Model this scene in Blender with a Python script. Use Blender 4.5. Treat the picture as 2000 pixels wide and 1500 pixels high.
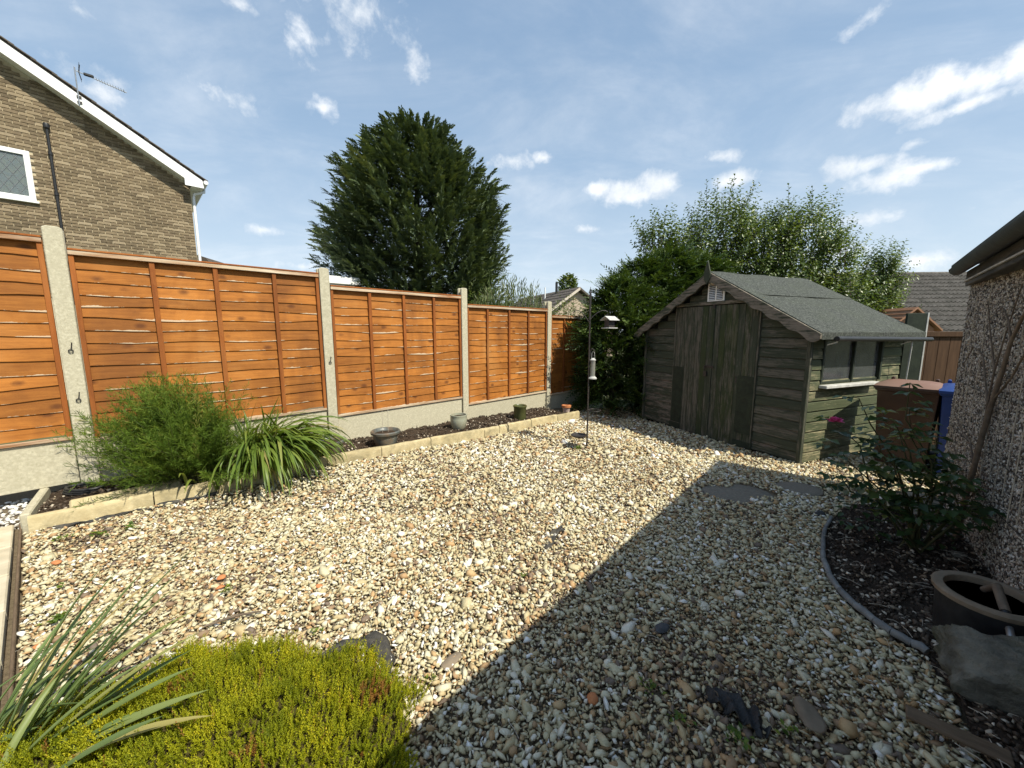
import bpy, bmesh, math, random
import numpy as np
from mathutils import Vector, Matrix
random.seed(7)
rng = np.random.default_rng(11)
R = math.radians
S = bpy.context.scene
for o in list(bpy.data.objects): bpy.data.objects.remove(o)

# ------------------------------------------------------------ camera
cd = bpy.data.cameras.new('camera'); cam = bpy.data.objects.new('camera', cd)
S.collection.objects.link(cam); S.camera = cam
cd.sensor_width = 36; cd.lens = 36*753/2000; cd.clip_start = .02; cd.clip_end = 3000
cam.location = (0, 0, 1.36); cam.rotation_euler = (R(90-7.8), 0, 0)

# ------------------------------------------------------------ sun, sky, exposure
SUN_AZ, SUN_EL = -38.0, 51.5          # azimuth from +X, elevation
sdir = Vector((math.cos(R(SUN_AZ))*math.cos(R(SUN_EL)), math.sin(R(SUN_AZ))*math.cos(R(SUN_EL)), math.sin(R(SUN_EL))))
ld = bpy.data.lights.new('sun', 'SUN'); sun = bpy.data.objects.new('sun', ld); S.collection.objects.link(sun)
ld.energy = 5.0; ld.angle = R(.53); ld.color = (1, .95, .80)
sun.rotation_euler = sdir.to_track_quat('Z', 'Y').to_euler(); sun.location = sdir*30
S.view_settings.view_transform = 'Standard'; S.view_settings.look = 'None'
S.view_settings.exposure = 0.32; S.view_settings.gamma = 1; S.view_settings.use_curve_mapping = False
S.cycles.use_denoising = True
S.cycles.max_bounces = 6; S.cycles.diffuse_bounces = 3; S.cycles.transparent_max_bounces = 12
S.cycles.use_adaptive_sampling = True; S.cycles.adaptive_threshold = .012

def mk(nt, typ, props=None, **ins):
    n = nt.nodes.new(typ)
    for k, v in (props or {}).items(): setattr(n, k, v)
    for k, v in ins.items():
        key = int(k[1:]) if k[0] == '_' and k[1:].isdigit() else k.replace('_', ' ')
        s = n.inputs[key]
        if isinstance(v, bpy.types.NodeSocket): nt.links.new(v, s)
        else: s.default_value = v
    return n
def math_(nt, op, a, b=None, clamp=False):
    n = mk(nt, 'ShaderNodeMath', {'operation': op, 'use_clamp': clamp}, _0=a)
    if b is not None:
        if isinstance(b, bpy.types.NodeSocket): nt.links.new(b, n.inputs[1])
        else: n.inputs[1].default_value = b
    return n.outputs[0]
def mix_(nt, f, a, b, bt='MIX'):
    n = nt.nodes.new('ShaderNodeMix'); n.data_type = 'RGBA'; n.blend_type = bt; n.clamp_factor = True
    for i, v in ((0, f), (6, a), (7, b)):
        if isinstance(v, bpy.types.NodeSocket): nt.links.new(v, n.inputs[i])
        else: n.inputs[i].default_value = v if i == 0 else (tuple(v)+(1,))[:4]
    return n.outputs[2]
def ramp_(nt, f, stops, interp='LINEAR'):
    n = nt.nodes.new('ShaderNodeValToRGB'); cr = n.color_ramp; cr.interpolation = interp
    while len(cr.elements) < len(stops): cr.elements.new(.5)
    for e, (p, c) in zip(cr.elements, stops):
        e.position = p; e.color = ((c, c, c, 1) if isinstance(c, (int, float)) else (tuple(c)+(1,))[:4])
    nt.links.new(f, n.inputs[0]); return n.outputs[0]
def noise_(nt, vec, scale, detail=4, rough=.55, dist=0, out=0):
    return mk(nt, 'ShaderNodeTexNoise', None, Vector=vec, Scale=scale, Detail=detail, Roughness=rough, Distortion=dist).outputs[out]

# world: clear-air sky with fair-weather clouds
W = bpy.data.worlds.new('World'); S.world = W; W.use_nodes = True
nt = W.node_tree; nt.nodes.clear()
sky = mk(nt, 'ShaderNodeTexSky', {'sky_type': 'NISHITA', 'sun_disc': False, 'sun_elevation': R(SUN_EL),
        'sun_rotation': R(90-SUN_AZ), 'air_density': 1.0, 'dust_density': 1.6, 'ozone_density': 1.4, 'altitude': 20})
tc = mk(nt, 'ShaderNodeTexCoord').outputs['Generated']
nrm = mk(nt, 'ShaderNodeVectorMath', {'operation': 'NORMALIZE'}, _0=tc).outputs[0]
sep = mk(nt, 'ShaderNodeSeparateXYZ', None, Vector=nrm)
# project on a cloud sheet so that clouds flatten towards the horizon
den = math_(nt, 'ADD', math_(nt, 'MAXIMUM', sep.outputs[2], 0.0), .16)
cu = mk(nt, 'ShaderNodeCombineXYZ', None, X=math_(nt, 'DIVIDE', sep.outputs[0], den), Y=math_(nt, 'DIVIDE', sep.outputs[1], den)).outputs[0]
n1 = noise_(nt, cu, 1.1, 9, .60, .25)
nbig = noise_(nt, cu, .42, 2, .5)
nedge = math_(nt, 'ADD', math_(nt, 'MULTIPLY', noise_(nt, nrm, 15.0, 9, .62, .25), .7), math_(nt, 'MULTIPLY', noise_(nt, nrm, 44.0, 6, .6, .2), .3))
wisp = noise_(nt, mk(nt, 'ShaderNodeMapping', None, Vector=cu, Scale=(.8, 1.2, 1), Rotation=(0, 0, .5)).outputs[0], 1.6, 7, .62, .5)
def cloud(px, py, rx, ry, gain=1.0, tilt=0.0):
    F, P = 753., R(7.8)
    u, v = (px-1000)/F, (750-py)/F
    d = Vector((u, math.cos(P)+v*math.sin(P), -math.sin(P)+v*math.cos(P))); ln = d.length; d.normalize()
    rt = d.cross(Vector((0, 0, 1))).normalized(); up = rt.cross(d)
    rt, up = rt*math.cos(tilt)+up*math.sin(tilt), up*math.cos(tilt)-rt*math.sin(tilt)
    ax, ay = rx/F/ln, ry/F/ln
    a = mk(nt, 'ShaderNodeVectorMath', {'operation': 'DOT_PRODUCT'}, _0=nrm, _1=tuple(rt/ax)).outputs['Value']
    b = mk(nt, 'ShaderNodeVectorMath', {'operation': 'DOT_PRODUCT'}, _0=nrm, _1=tuple(up/ay)).outputs['Value']
    fr = mk(nt, 'ShaderNodeVectorMath', {'operation': 'DOT_PRODUCT'}, _0=nrm, _1=tuple(d)).outputs['Value']
    r2 = math_(nt, 'SQRT', math_(nt, 'ADD', math_(nt, 'MULTIPLY', a, a), math_(nt, 'MULTIPLY', b, b)))
    m = math_(nt, 'MULTIPLY', math_(nt, 'SUBTRACT', 1.0, r2), gain)
    return math_(nt, 'MULTIPLY', m, math_(nt, 'GREATER_THAN', fr, 0.2)) if False else math_(nt, 'MINIMUM', m, math_(nt, 'MULTIPLY', math_(nt, 'SUBTRACT', fr, .3), 9.0))
CL = [(1690, 215, 60, 36, 1.1, .1), (1760, 195, 75, 46, 1.1, .15), (1840, 175, 80, 52, 1.15, .1), (1920, 155, 85, 56, 1.15, .1), (1995, 125, 90, 60, 1.15, .1), (2080, 110, 100, 60, 1.1, .1), (1900, 200, 110, 24, 1.0, .15), (1220, 378, 60, 30, 1.05, 0), (1285, 362, 55, 34, 1.05, .0), (1240, 385, 95, 20, 1.0, 0), (1170, 372, 38, 26, 1, 0), (1000, 315, 50, 22, .9, 0), (1062, 308, 30, 13, .9, 0),
      (1650, 330, 60, 30, 1.0, 0), (1720, 350, 75, 34, .95, 0), (1690, 322, 60, 24, .95, 0), (1800, 328, 75, 17, .95, 0), (1410, 305, 40, 15, .8, -.2), (1430, 352, 50, 20, .8, .1),
      (634, 212, 42, 26, .7, 0), (440, 188, 75, 30, .5, -.1), (205, 185, 110, 40, .55, -.4), (600, 75, 70, 45, .6, .2), (700, 20, 120, 70, .6, .1),
      (150, 18, 45, 22, .6, 0), (815, 125, 30, 35, .45, 0), (1140, 448, 32, 12, .8, 0), (1665, 60, 50, 25, .55, .5), (1690, 430, 60, 20, .7, 0), (1790, 510, 110, 24, .7, 0),
      (1785, 280, 26, 13, .7, 0), (520, 450, 40, 12, .6, 0), (590, 520, 60, 14, .6, 0), (1630, 490, 120, 22, .6, 0), (480, 10, 60, 22, .5, 0)]
acc = None
for c in CL:
    m = cloud(*c); acc = m if acc is None else math_(nt, 'MAXIMUM', acc, m)
placed = math_(nt, 'ADD', acc, math_(nt, 'MULTIPLY', math_(nt, 'SUBTRACT', nedge, .5), 2.6))
placed = math_(nt, 'MULTIPLY', ramp_(nt, placed, [(-.0, 0.), (.95, 1.)], 'EASE'), .97)
# scattered cumulus everywhere else, of the same kind
sc_ = math_(nt, 'ADD', math_(nt, 'MULTIPLY', n1, .75), math_(nt, 'MULTIPLY', nbig, .35))
scat = math_(nt, 'MULTIPLY', ramp_(nt, sc_, [(.64, 0.), (.76, 1.)], 'EASE'), .75)
thin = math_(nt, 'MULTIPLY', ramp_(nt, wisp, [(.36, 0.), (.84, 1.)], 'EASE'), .34)
cov = math_(nt, 'MAXIMUM', math_(nt, 'MAXIMUM', placed, scat), thin)
body = noise_(nt, nrm, 9, 6, .62)
skyc = mix_(nt, 1.0, sky.outputs[0], (.95, 1.0, 1.05), 'MULTIPLY')
veil = ramp_(nt, sep.outputs[2], [(.0, (6.2, 7.0, 7.5)), (.14, (4.9, 6.0, 7.0)), (.36, (3.05, 4.3, 5.8)), (.7, (2.0, 3.1, 4.7)), (1.0, (1.7, 2.8, 4.4))])
skyc = mix_(nt, .80, skyc, veil)
ccol = ramp_(nt, body, [(.34, (5.6, 6.2, 6.9)), (.50, (7.4, 7.7, 8.0)), (.62, (8.8, 8.9, 9.0))])
skyf = mix_(nt, cov, skyc, ccol)
W.cycles.sampling_method = 'MANUAL'; W.cycles.sample_map_resolution = 512
bg = mk(nt, 'ShaderNodeBackground', None, Color=skyf, Strength=.11)
nt.links.new(bg.outputs[0], mk(nt, 'ShaderNodeOutputWorld').inputs[0])

# ------------------------------------------------------------ helpers
COL = S.collection
def ground(x, y): return -.012834*x-.012618*y+.011848
def tag(o, label=None, cat=None, group=None, kind=None):
    if label: o['label'] = label
    if cat: o['category'] = cat
    if group: o['group'] = group
    if kind: o['kind'] = kind
    return o
def empty(name, loc=(0, 0, 0), rz=0, label=None, cat=None, group=None):
    o = bpy.data.objects.new(name, None); COL.objects.link(o); o.location = loc; o.rotation_euler = (0, 0, rz)
    o.empty_display_size = .1
    return tag(o, label, cat, group)
def link(name, me, parent=None, loc=(0, 0, 0), rot=(0, 0, 0), scale=(1, 1, 1)):
    o = bpy.data.objects.new(name, me); COL.objects.link(o)
    o.location = loc; o.rotation_euler = rot; o.scale = scale
    if parent: o.parent = parent
    return o
class MB:
    def __init__(s): s.v = []; s.f = []
    def add(s, vs, fs):
        b = len(s.v); s.v += [tuple(v) for v in vs]; s.f += [tuple(i+b for i in f) for f in fs]; return s
    def box(s, c, d, m=None):
        x, y, z = d[0]/2, d[1]/2, d[2]/2
        vs = [Vector((sx*x, sy*y, sz*z)) for sx in (-1, 1) for sy in (-1, 1) for sz in (-1, 1)]
        if m is not None: vs = [m @ v for v in vs]
        c = Vector(c)
        return s.add([v+c for v in vs], [(0, 1, 3, 2), (4, 6, 7, 5), (0, 4, 5, 1), (2, 3, 7, 6), (0, 2, 6, 4), (1, 5, 7, 3)])
    def lo(s, a, b): return s.box([(p+q)/2 for p, q in zip(a, b)], [q-p for p, q in zip(a, b)])
    def tube(s, pts, r, n=8, cap=True):
        pts = [Vector(p) for p in pts]; rs = r if isinstance(r, (list, tuple)) else [r]*len(pts)
        base = len(s.v); ref = None
        for i, p in enumerate(pts):
            t = (pts[min(i+1, len(pts)-1)]-pts[max(i-1, 0)]).normalized()
            if ref is None: ref = Vector((0, 0, 1)) if abs(t.z) < .9 else Vector((1, 0, 0))
            a = t.cross(ref); a = a.normalized() if a.length > 1e-6 else t.orthogonal().normalized(); b = t.cross(a)
            ref = -(b) if False else ref
            for k in range(n):
                q = 2*math.pi*k/n; s.v.append(tuple(p+(a*math.cos(q)+b*math.sin(q))*rs[i]))
        for i in range(len(pts)-1):
            for k in range(n):
                k2 = (k+1) % n
                s.f.append((base+i*n+k, base+i*n+k2, base+(i+1)*n+k2, base+(i+1)*n+k))
        if cap:
            s.f.append(tuple(base+k for k in range(n))[::-1]); s.f.append(tuple(base+(len(pts)-1)*n+k for k in range(n)))
        return s
    def lathe(s, prof, n=24, c=(0, 0, 0), wob=0):
        base = len(s.v); m = len(prof)
        for r, z in prof:
            for k in range(n):
                q = 2*math.pi*k/n; rr = r*(1+wob*math.sin(3*q+z*9))
                s.v.append((c[0]+rr*math.cos(q), c[1]+rr*math.sin(q), c[2]+z))
        for i in range(m-1):
            for k in range(n):
                k2 = (k+1) % n; s.f.append((base+i*n+k, base+i*n+k2, base+(i+1)*n+k2, base+(i+1)*n+k))
        s.f.append(tuple(base+k for k in range(n))[::-1]); s.f.append(tuple(base+(m-1)*n+k for k in range(n)))
        return s
    def prism(s, poly, y0, y1):           # poly in (x,z), extruded along y
        n = len(poly); vs = [(x, y0, z) for x, z in poly]+[(x, y1, z) for x, z in poly]
        fs = [tuple(range(n)), tuple(range(2*n-1, n-1, -1))]+[(i, n+i, n+(i+1) % n, (i+1) % n) for i in range(n)]
        return s.add(vs, fs)
    def mesh(s, name, mat, bevel=0, smooth=None, seg=1):
        me = bpy.data.meshes.new(name); me.from_pydata(s.v, [], s.f)
        bm = bmesh.new(); bm.from_mesh(me); bmesh.ops.recalc_face_normals(bm, faces=bm.faces)
        if bevel: bmesh.ops.bevel(bm, geom=[e for e in bm.edges if len(e.link_faces) == 2 and e.calc_face_angle(0) > .5], offset=bevel, segments=seg, profile=.6, affect='EDGES', clamp_overlap=True)
        bm.to_mesh(me); bm.free()
        for m in (mat if isinstance(mat, (list, tuple)) else [mat]): me.materials.append(m)
        if smooth is not None:
            me.shade_smooth(); me.set_sharp_from_angle(angle=R(smooth))
        return me
    def build(s, name, mat, parent=None, bevel=0, smooth=None, seg=1, **kw):
        return link(name, s.mesh(name, mat, bevel, smooth, seg), parent, **kw)
def np_mesh(name, V, F, mat, tint=None, smooth=False):
    """V (n,3) float, F (m,k) int -> mesh, with an optional per-face tint"""
    me = bpy.data.meshes.new(name); V = np.asarray(V, np.float32); F = np.asarray(F, np.int32); m, k = F.shape
    me.vertices.add(len(V)); me.vertices.foreach_set('co', V.ravel())
    me.loops.add(m*k); me.loops.foreach_set('vertex_index', F.ravel())
    me.polygons.add(m); me.polygons.foreach_set('loop_start', np.arange(0, m*k, k, dtype=np.int32))
    if tint is not None:
        a = me.attributes.new('tint', 'FLOAT', 'FACE'); a.data.foreach_set('value', np.asarray(tint, np.float32))
    me.update(calc_edges=True); me.validate()
    if smooth: me.shade_smooth()
    me.materials.append(mat); return me
def unit(a): return a/np.maximum(np.linalg.norm(a, axis=-1, keepdims=True), 1e-9)
def leaf_geo(P, D, U, L, Wd, fold=.25, tipdrop=.0):
    """folded rhombic leaves: base P, direction D, up hint U"""
    D = unit(D); side = unit(np.cross(D, U)); up = np.cross(side, D)
    L = np.asarray(L).reshape(-1, 1); Wd = np.asarray(Wd).reshape(-1, 1)
    mid = P+D*L*.45
    l = mid-side*Wd*.5+up*Wd*fold; r = mid+side*Wd*.5+up*Wd*fold; tip = P+D*L-np.array([0, 0, 1.])*L*tipdrop
    n = len(P); V = np.stack([P, l, tip, r], 1).reshape(-1, 3)
    i = np.arange(n)[:, None]*4
    F = np.concatenate([i+np.array([[0, 2, 1]]), i+np.array([[0, 3, 2]])], 1).reshape(-1, 3)
    return V, F
class Cloud:
    def __init__(s): s.V = []; s.F = []; s.T = []; s.n = 0
    def add(s, V, F, T):
        s.V.append(V); s.F.append(F+s.n); s.T.append(np.broadcast_to(np.asarray(T, float), (len(F),))); s.n += len(V)
    def leaves(s, P, D, U, L, Wd, T=None, **k):
        V, F = leaf_geo(P, D, U, L, Wd, **k); n = len(P)
        T = rng.random(n) if T is None else np.broadcast_to(np.asarray(T, float), (n,))
        s.add(V, F, np.repeat(T, 2))
    def mesh(s, name, mat): return np_mesh(name, np.concatenate(s.V), np.concatenate(s.F), mat, np.concatenate(s.T))
def ribbon(cl, base, az, lean, length, width, droop, n=9, T=.5, twist=0, tw=.35):
    """an arching strap leaf"""
    a = np.linspace(0, 1, n); h = np.array([math.cos(az), math.sin(az), 0]); p = np.array(base, float); pts = [p.copy()]
    for i in range(1, n):
        th = lean+droop*a[i]**1.4
        p = p+(h*math.sin(th)+np.array([0, 0, 1.])*math.cos(th))*length/(n-1); pts.append(p.copy())
    pts = np.array(pts); t = unit(np.gradient(pts, axis=0)); sd = unit(np.cross(t, np.array([0, 0, 1.])+h*.01)); nr = np.cross(sd, t)
    ang = twist*a[:, None]; sd2 = sd*np.cos(ang)+nr*np.sin(ang); nr2 = np.cross(sd2, t)
    w = width*np.minimum(1, (1-a)*3.2)**.8*(.55+.45*np.minimum(1, a*4)); w = w[:, None]/2
    V = np.stack([pts-sd2*w+nr2*w*tw, pts-nr2*0, pts+sd2*w+nr2*w*tw], 1).reshape(-1, 3)
    F = []
    for i in range(n-1):
        for k in (0, 1): q = i*3+k; F += [[q, q+1, q+4], [q, q+4, q+3]]
    cl.add(V, np.array(F), T)

# ------------------------------------------------------------ materials
def newmat(name):
    m = bpy.data.materials.new(name); m.use_nodes = True; t = m.node_tree; b = t.nodes['Principled BSDF']; return m, t, b
def piece_rand(t):
    a = mk(t, 'ShaderNodeObjectInfo').outputs['Random']; b = mk(t, 'ShaderNodeNewGeometry').outputs['Random Per Island']
    return math_(t, 'FRACT', math_(t, 'ADD', a, b))
def bump_(t, b, h, strength, dist=.01):
    n = mk(t, 'ShaderNodeBump', None, Height=h, Strength=strength, Distance=dist); t.links.new(n.outputs[0], b.inputs['Normal'])
def ocoord(t, scale=(1, 1, 1)):
    c = mk(t, 'ShaderNodeTexCoord').outputs['Object']
    ri = mk(t, 'ShaderNodeObjectInfo').outputs['Random']
    off = mk(t, 'ShaderNodeCombineXYZ', None, X=math_(t, 'MULTIPLY', ri, 37.), Y=math_(t, 'MULTIPLY', ri, 11.), Z=math_(t, 'MULTIPLY', ri, 23.)).outputs[0]
    return mk(t, 'ShaderNodeMapping', None, Vector=c, Location=off, Scale=scale).outputs[0]
def simple(name, c0, c1, scale=6, rough=.8, bump=.2, detail=6, spec=.3, var=.12, metal=0, bdist=.01, dirt=None, aniso=(1, 1, 1)):
    m, t, b = newmat(name); co = ocoord(t, aniso); n = noise_(t, co, scale, detail, .62)
    c = ramp_(t, n, [(.3, c0), (.7, c1)])
    if dirt: c = mix_(t, ramp_(t, noise_(t, co, scale*.35, 5, .65, .5), [(.46, 0.), (.66, 1.)]), c, dirt)
    if var:
        v = math_(t, 'ADD', math_(t, 'MULTIPLY', piece_rand(t), 2*var), 1-var)
        c = mix_(t, 1, c, mk(t, 'ShaderNodeCombineColor', None, Red=v, Green=v, Blue=v).outputs[0], 'MULTIPLY')
    t.links.new(c, b.inputs['Base Color']); b.inputs['Roughness'].default_value = rough; b.inputs['Metallic'].default_value = metal
    b.inputs['Specular IOR Level'].default_value = spec
    if bump: bump_(t, b, noise_(t, co, scale*4, 6, .65), bump, bdist)
    return m
def foliage(name, stops, trans=.3, rough=.5, spec=.35, tr_tint=(1.3, 1.25, .5), use='attr'):
    m, t, b = newmat(name)
    f = mk(t, 'ShaderNodeAttribute', {'attribute_name': 'tint'}).outputs['Fac']
    c = ramp_(t, f, stops); t.links.new(c, b.inputs['Base Color']); b.inputs['Roughness'].default_value = rough; b.inputs['Specular IOR Level'].default_value = spec
    tr = mk(t, 'ShaderNodeBsdfTranslucent', None, Color=mix_(t, 1, c, tr_tint, 'MULTIPLY'))
    mx = mk(t, 'ShaderNodeMixShader', None, _0=trans, _1=b.outputs[0], _2=tr.outputs[0])
    t.links.new(mx.outputs[0], t.nodes['Material Output'].inputs[0]); return m
def gravel_mat(name, stops):
    m, t, b = newmat(name); f = mk(t, 'ShaderNodeAttribute', {'attribute_name': 'tint'}).outputs['Fac']
    c = ramp_(t, f, stops, 'LINEAR'); co = mk(t, 'ShaderNodeTexCoord').outputs['Object']
    n = noise_(t, co, 130, 4, .6); c = mix_(t, ramp_(t, n, [(.35, .0), (.75, .45)]), c, (.62, .50, .34), 'MULTIPLY')
    t.links.new(c, b.inputs['Base Color']); b.inputs['Roughness'].default_value = .65; b.inputs['Specular IOR Level'].default_value = .35
    bump_(t, b, noise_(t, co, 260, 3, .6), .25, .003); return m
def stained(name, grain, edge=False, base=((.225, .073, .012), (.42, .158, .029))):
    """orange-brown stained softwood; grain along local x or z"""
    m, t, b = newmat(name)
    sc = (1.2, 14, 14) if grain == 'x' else (14, 14, 1.2)
    g = noise_(t, ocoord(t, sc), 3.0, 7, .65, .6)
    co = ocoord(t, (1, 1, 1)); bl = noise_(t, co, 2.2, 3, .5)
    c = ramp_(t, g, [(.28, base[0]), (.66, base[1])])
    c = mix_(t, ramp_(t, bl, [(.35, .0), (.8, .5)]), c, tuple(x*1.25 for x in base[1]))
    v = math_(t, 'ADD', math_(t, 'MULTIPLY', piece_rand(t), .34), .80)
    c = mix_(t, 1, c, mk(t, 'ShaderNodeCombineColor', None, Red=v, Green=v, Blue=v).outputs[0], 'MULTIPLY')
    un = noise_(t, mk(t, 'ShaderNodeMapping', None, Vector=mk(t, 'ShaderNodeNewGeometry').outputs['Position'], Scale=(1.1, 1.1, .55)).outputs[0], 1.5, 5, .6, .4)
    c = mix_(t, ramp_(t, un, [(.36, .55), (.56, 0.)]), c, (.115, .040, .012))
    c = mix_(t, ramp_(t, un, [(.54, 0.), (.75, .45)]), c, (.50, .24, .075))
    if edge:
        kn = mk(t, 'ShaderNodeTexVoronoi', {'feature': 'F1'}, Vector=ocoord(t, (4.6, 1, 8)), Scale=1.0, Randomness=1.0).outputs['Distance']
        kw = math_(t, 'ADD', kn, math_(t, 'MULTIPLY', noise_(t, co, 26, 3, .6), .12))
        c = mix_(t, ramp_(t, kw, [(.15, .75), (.29, 0.)]), c, (.095, .030, .009))
        z = mk(t, 'ShaderNodeSeparateXYZ', None, Vector=mk(t, 'ShaderNodeTexCoord').outputs['Object']).outputs[2]
        pn = noise_(t, ocoord(t, (5, 1, 1)), 1.4, 5, .7)
        lim = math_(t, 'MULTIPLY', math_(t, 'SUBTRACT', pn, .53), .055)
        pale = math_(t, 'LESS_THAN', z, lim)
        c = mix_(t, math_(t, 'MULTIPLY', pale, .72), c, (.64, .52, .37))
        rub = ramp_(t, noise_(t, ocoord(t, (2.5, 6, 26)), 1.6, 6, .7), [(.71, 0.), (.78, .4)])
        c = mix_(t, rub, c, (.74, .60, .44))
    t.links.new(c, b.inputs['Base Color']); b.inputs['Roughness'].default_value = .72; b.inputs['Specular IOR Level'].default_value = .25
    bump_(t, b, g, .35, .004); return m
def shedwood(name, grain, green=(.040, .047, .030), bare=((.072, .064, .050), (.150, .132, .104)), amount=.5, moss=.0):
    m, t, b = newmat(name)
    sc = (1.3, 30, 30) if grain == 'x' else (30, 30, 1.3)
    g = noise_(t, ocoord(t, sc), 2.6, 8, .68, .7); wn = noise_(t, ocoord(t, tuple(.22*s if s > 2 else s*1.6 for s in sc)), 2.0, 7, .7, .5)
    rnd = piece_rand(t)
    br = ramp_(t, g, [(.25, bare[0]), (.7, bare[1])])
    gr = ramp_(t, g, [(.25, tuple(.7*x for x in green)), (.7, tuple(1.45*x for x in green))])
    thr = math_(t, 'ADD', math_(t, 'ADD', wn, math_(t, 'MULTIPLY', math_(t, 'SUBTRACT', g, .5), .85)), math_(t, 'MULTIPLY', math_(t, 'SUBTRACT', rnd, .5), .20))
    c = mix_(t, ramp_(t, thr, [(.62-.3*amount, 0.), (.80-.3*amount, 1.)]), gr, br)
    if moss:
        c = mix_(t, ramp_(t, noise_(t, ocoord(t, (3, 3, 1.2)), 1.3, 5, .6), [(.45, 0.), (.62, moss)]), c, (.045, .060, .014))
    t.links.new(c, b.inputs['Base Color']); b.inputs['Roughness'].default_value = .75; b.inputs['Specular IOR Level'].default_value = .3
    bump_(t, b, g, .55, .005); return m

M = {}
M['slat'] = stained('stained_slat', 'x', True)
M['batten'] = stained('stained_batten', 'z', False, ((.19, .052, .011), (.31, .098, .020)))
M['capping'] = simple('pale_sawn_timber', (.40, .29, .18), (.64, .54, .41), 5, .8, .3, dirt=(.30, .12, .04), aniso=(.6, 6, 6))
M['concrete'] = simple('exposed_concrete', (.38, .345, .245), (.62, .575, .44), 55, .9, .8, 8, .2, .05, bdist=.004, dirt=(.46, .42, .31))
M['kerb'] = simple('buff_kerb_stone', (.40, .32, .175), (.58, .49, .30), 14, .9, .7, 8, .2, .10, bdist=.005, dirt=(.29, .245, .145))
M['soil'] = simple('garden_soil', (.030, .020, .013), (.085, .060, .042), 16, .95, 1.0, 8, .1, .0, bdist=.02)
M['soil_dark'] = simple('dark_soil', (.022, .016, .012), (.065, .048, .036), 18, .95, 1.0, 8, .1, .0, bdist=.02)  # slightly darker soil tone for the bed beside the garage
M['under'] = simple('gravel_bed_earth', (.11, .085, .055), (.23, .18, .12), 60, .95, .6, 6, .1, 0)
M['slab'] = simple('paving_slab', (.46, .39, .27), (.64, .56, .42), 9, .9, .4, 9, .2, .06, bdist=.003, dirt=(.44, .38, .27))
M['terrain'] = simple('far_ground', (.06, .08, .03), (.13, .13, .07), .5, .95, 0, 4, .1, 0)
M['gravel'] = gravel_mat('flint_gravel', [(0, (.17, .13, .10)), (.08, (.30, .20, .12)), (.17, (.52, .33, .16)), (.26, (.49, .405, .235)), (.50, (.58, .52, .335)), (.72, (.67, .62, .455)), (.88, (.77, .73, .63)), (1, (.88, .87, .83))])
M['white_stone'] = gravel_mat('white_chippings', [(0, (.40, .38, .34)), (.3, (.66, .64, .60)), (1, (.86, .85, .83))])
M['clod'] = gravel_mat('soil_clods', [(0, (.030, .021, .014)), (.8, (.095, .068, .048)), (.9, (.30, .24, .17)), (1, (.68, .62, .52))])
M['upvc'] = simple('white_upvc', (.80, .80, .79), (.88, .88, .87), 3, .35, 0, 2, .5, .02)
M['black_plastic'] = simple('black_plastic', (.012, .012, .013), (.03, .03, .032), 20, .45, .1, 4, .4, .05)
M['dark_metal'] = simple('dark_painted_metal', (.020, .018, .017), (.055, .045, .04), 30, .5, .3, 5, .4, .05)
M['grey_metal'] = simple('galvanised_metal', (.30, .31, .32), (.48, .49, .50), 14, .4, .1, 5, .5, .05, metal=.7)
M['lead'] = simple('lead_strip', (.10, .11, .12), (.2, .21, .22), 20, .5, 0, 3, .4, 0)
M['mortar'] = simple('mortar', (.47, .40, .275), (.59, .51, .365), 30, .95, .4, 6, .1, 0)
def brickmat():
    m, t, b = newmat('buff_brick'); r = piece_rand(t); co = ocoord(t, (1, 1, 1))
    c = ramp_(t, r, [(0, (.13, .100, .066)), (.25, (.185, .142, .092)), (.5, (.23, .178, .115)), (.62, (.17, .127, .084)), (.82, (.27, .21, .138)), (1, (.35, .28, .19))])
    n = noise_(t, co, 22, 6, .7); c = mix_(t, ramp_(t, n, [(.46, 0.), (.76, .5)]), c, (.42, .325, .19))
    c = mix_(t, ramp_(t, noise_(t, co, 50, 5, .7), [(.5, 0.), (.8, .6)]), c, (.13, .09, .055))
    t.links.new(c, b.inputs['Base Color']); b.inputs['Roughness'].default_value = .92; b.inputs['Specular IOR Level'].default_value = .15
    bump_(t, b, n, .5, .006); return m
M['brick'] = brickmat()
M['roof_tile'] = simple('grey_concrete_tile', (.090, .080, .070), (.165, .148, .13), 9, .85, .4, 8, .25, .16, dirt=(.075, .07, .058), bdist=.006)
M['dark_tile'] = simple('brown_grey_tile', (.075, .062, .052), (.14, .118, .10), 8, .85, .3, 6, .2, .15)
def pebbledash():
    m, t, b = newmat('pebbledash'); co = mk(t, 'ShaderNodeTexCoord').outputs['Object']
    v = mk(t, 'ShaderNodeTexVoronoi', {'feature': 'F1'}, Vector=co, Scale=58, Randomness=1.0)
    sepc = mk(t, 'ShaderNodeSeparateColor', None, Color=v.outputs['Color'])
    c = ramp_(t, sepc.outputs[0], [(0, (.030, .027, .026)), (.20, (.10, .085, .075)), (.38, (.34, .30, .25)), (.60, (.55, .51, .45)), (.85, (.76, .73, .68)), (1, (.42, .31, .24))])
    c = mix_(t, ramp_(t, v.outputs['Distance'], [(.42, 0.), (.66, 1.)]), c, (.075, .062, .052))
    lg = noise_(t, co, 3.2, 6, .6); c = mix_(t, ramp_(t, lg, [(.45, 0.), (.8, .38)]), c, (.30, .27, .23))
    t.links.new(c, b.inputs['Base Color']); b.inputs['Roughness'].default_value = .85; b.inputs['Specular IOR Level'].default_value = .25
    bump_(t, b, math_(t, 'SUBTRACT', 1, v.outputs['Distance']), 1.0, .012); return m
M['pebble'] = pebbledash()
M['shed_front'] = shedwood('weathered_green_cladding', 'x', amount=.46)
M['shed_bare'] = shedwood('weathered_bare_cladding', 'x', amount=.74, bare=((.095, .078, .062), (.20, .162, .130)))
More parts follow.
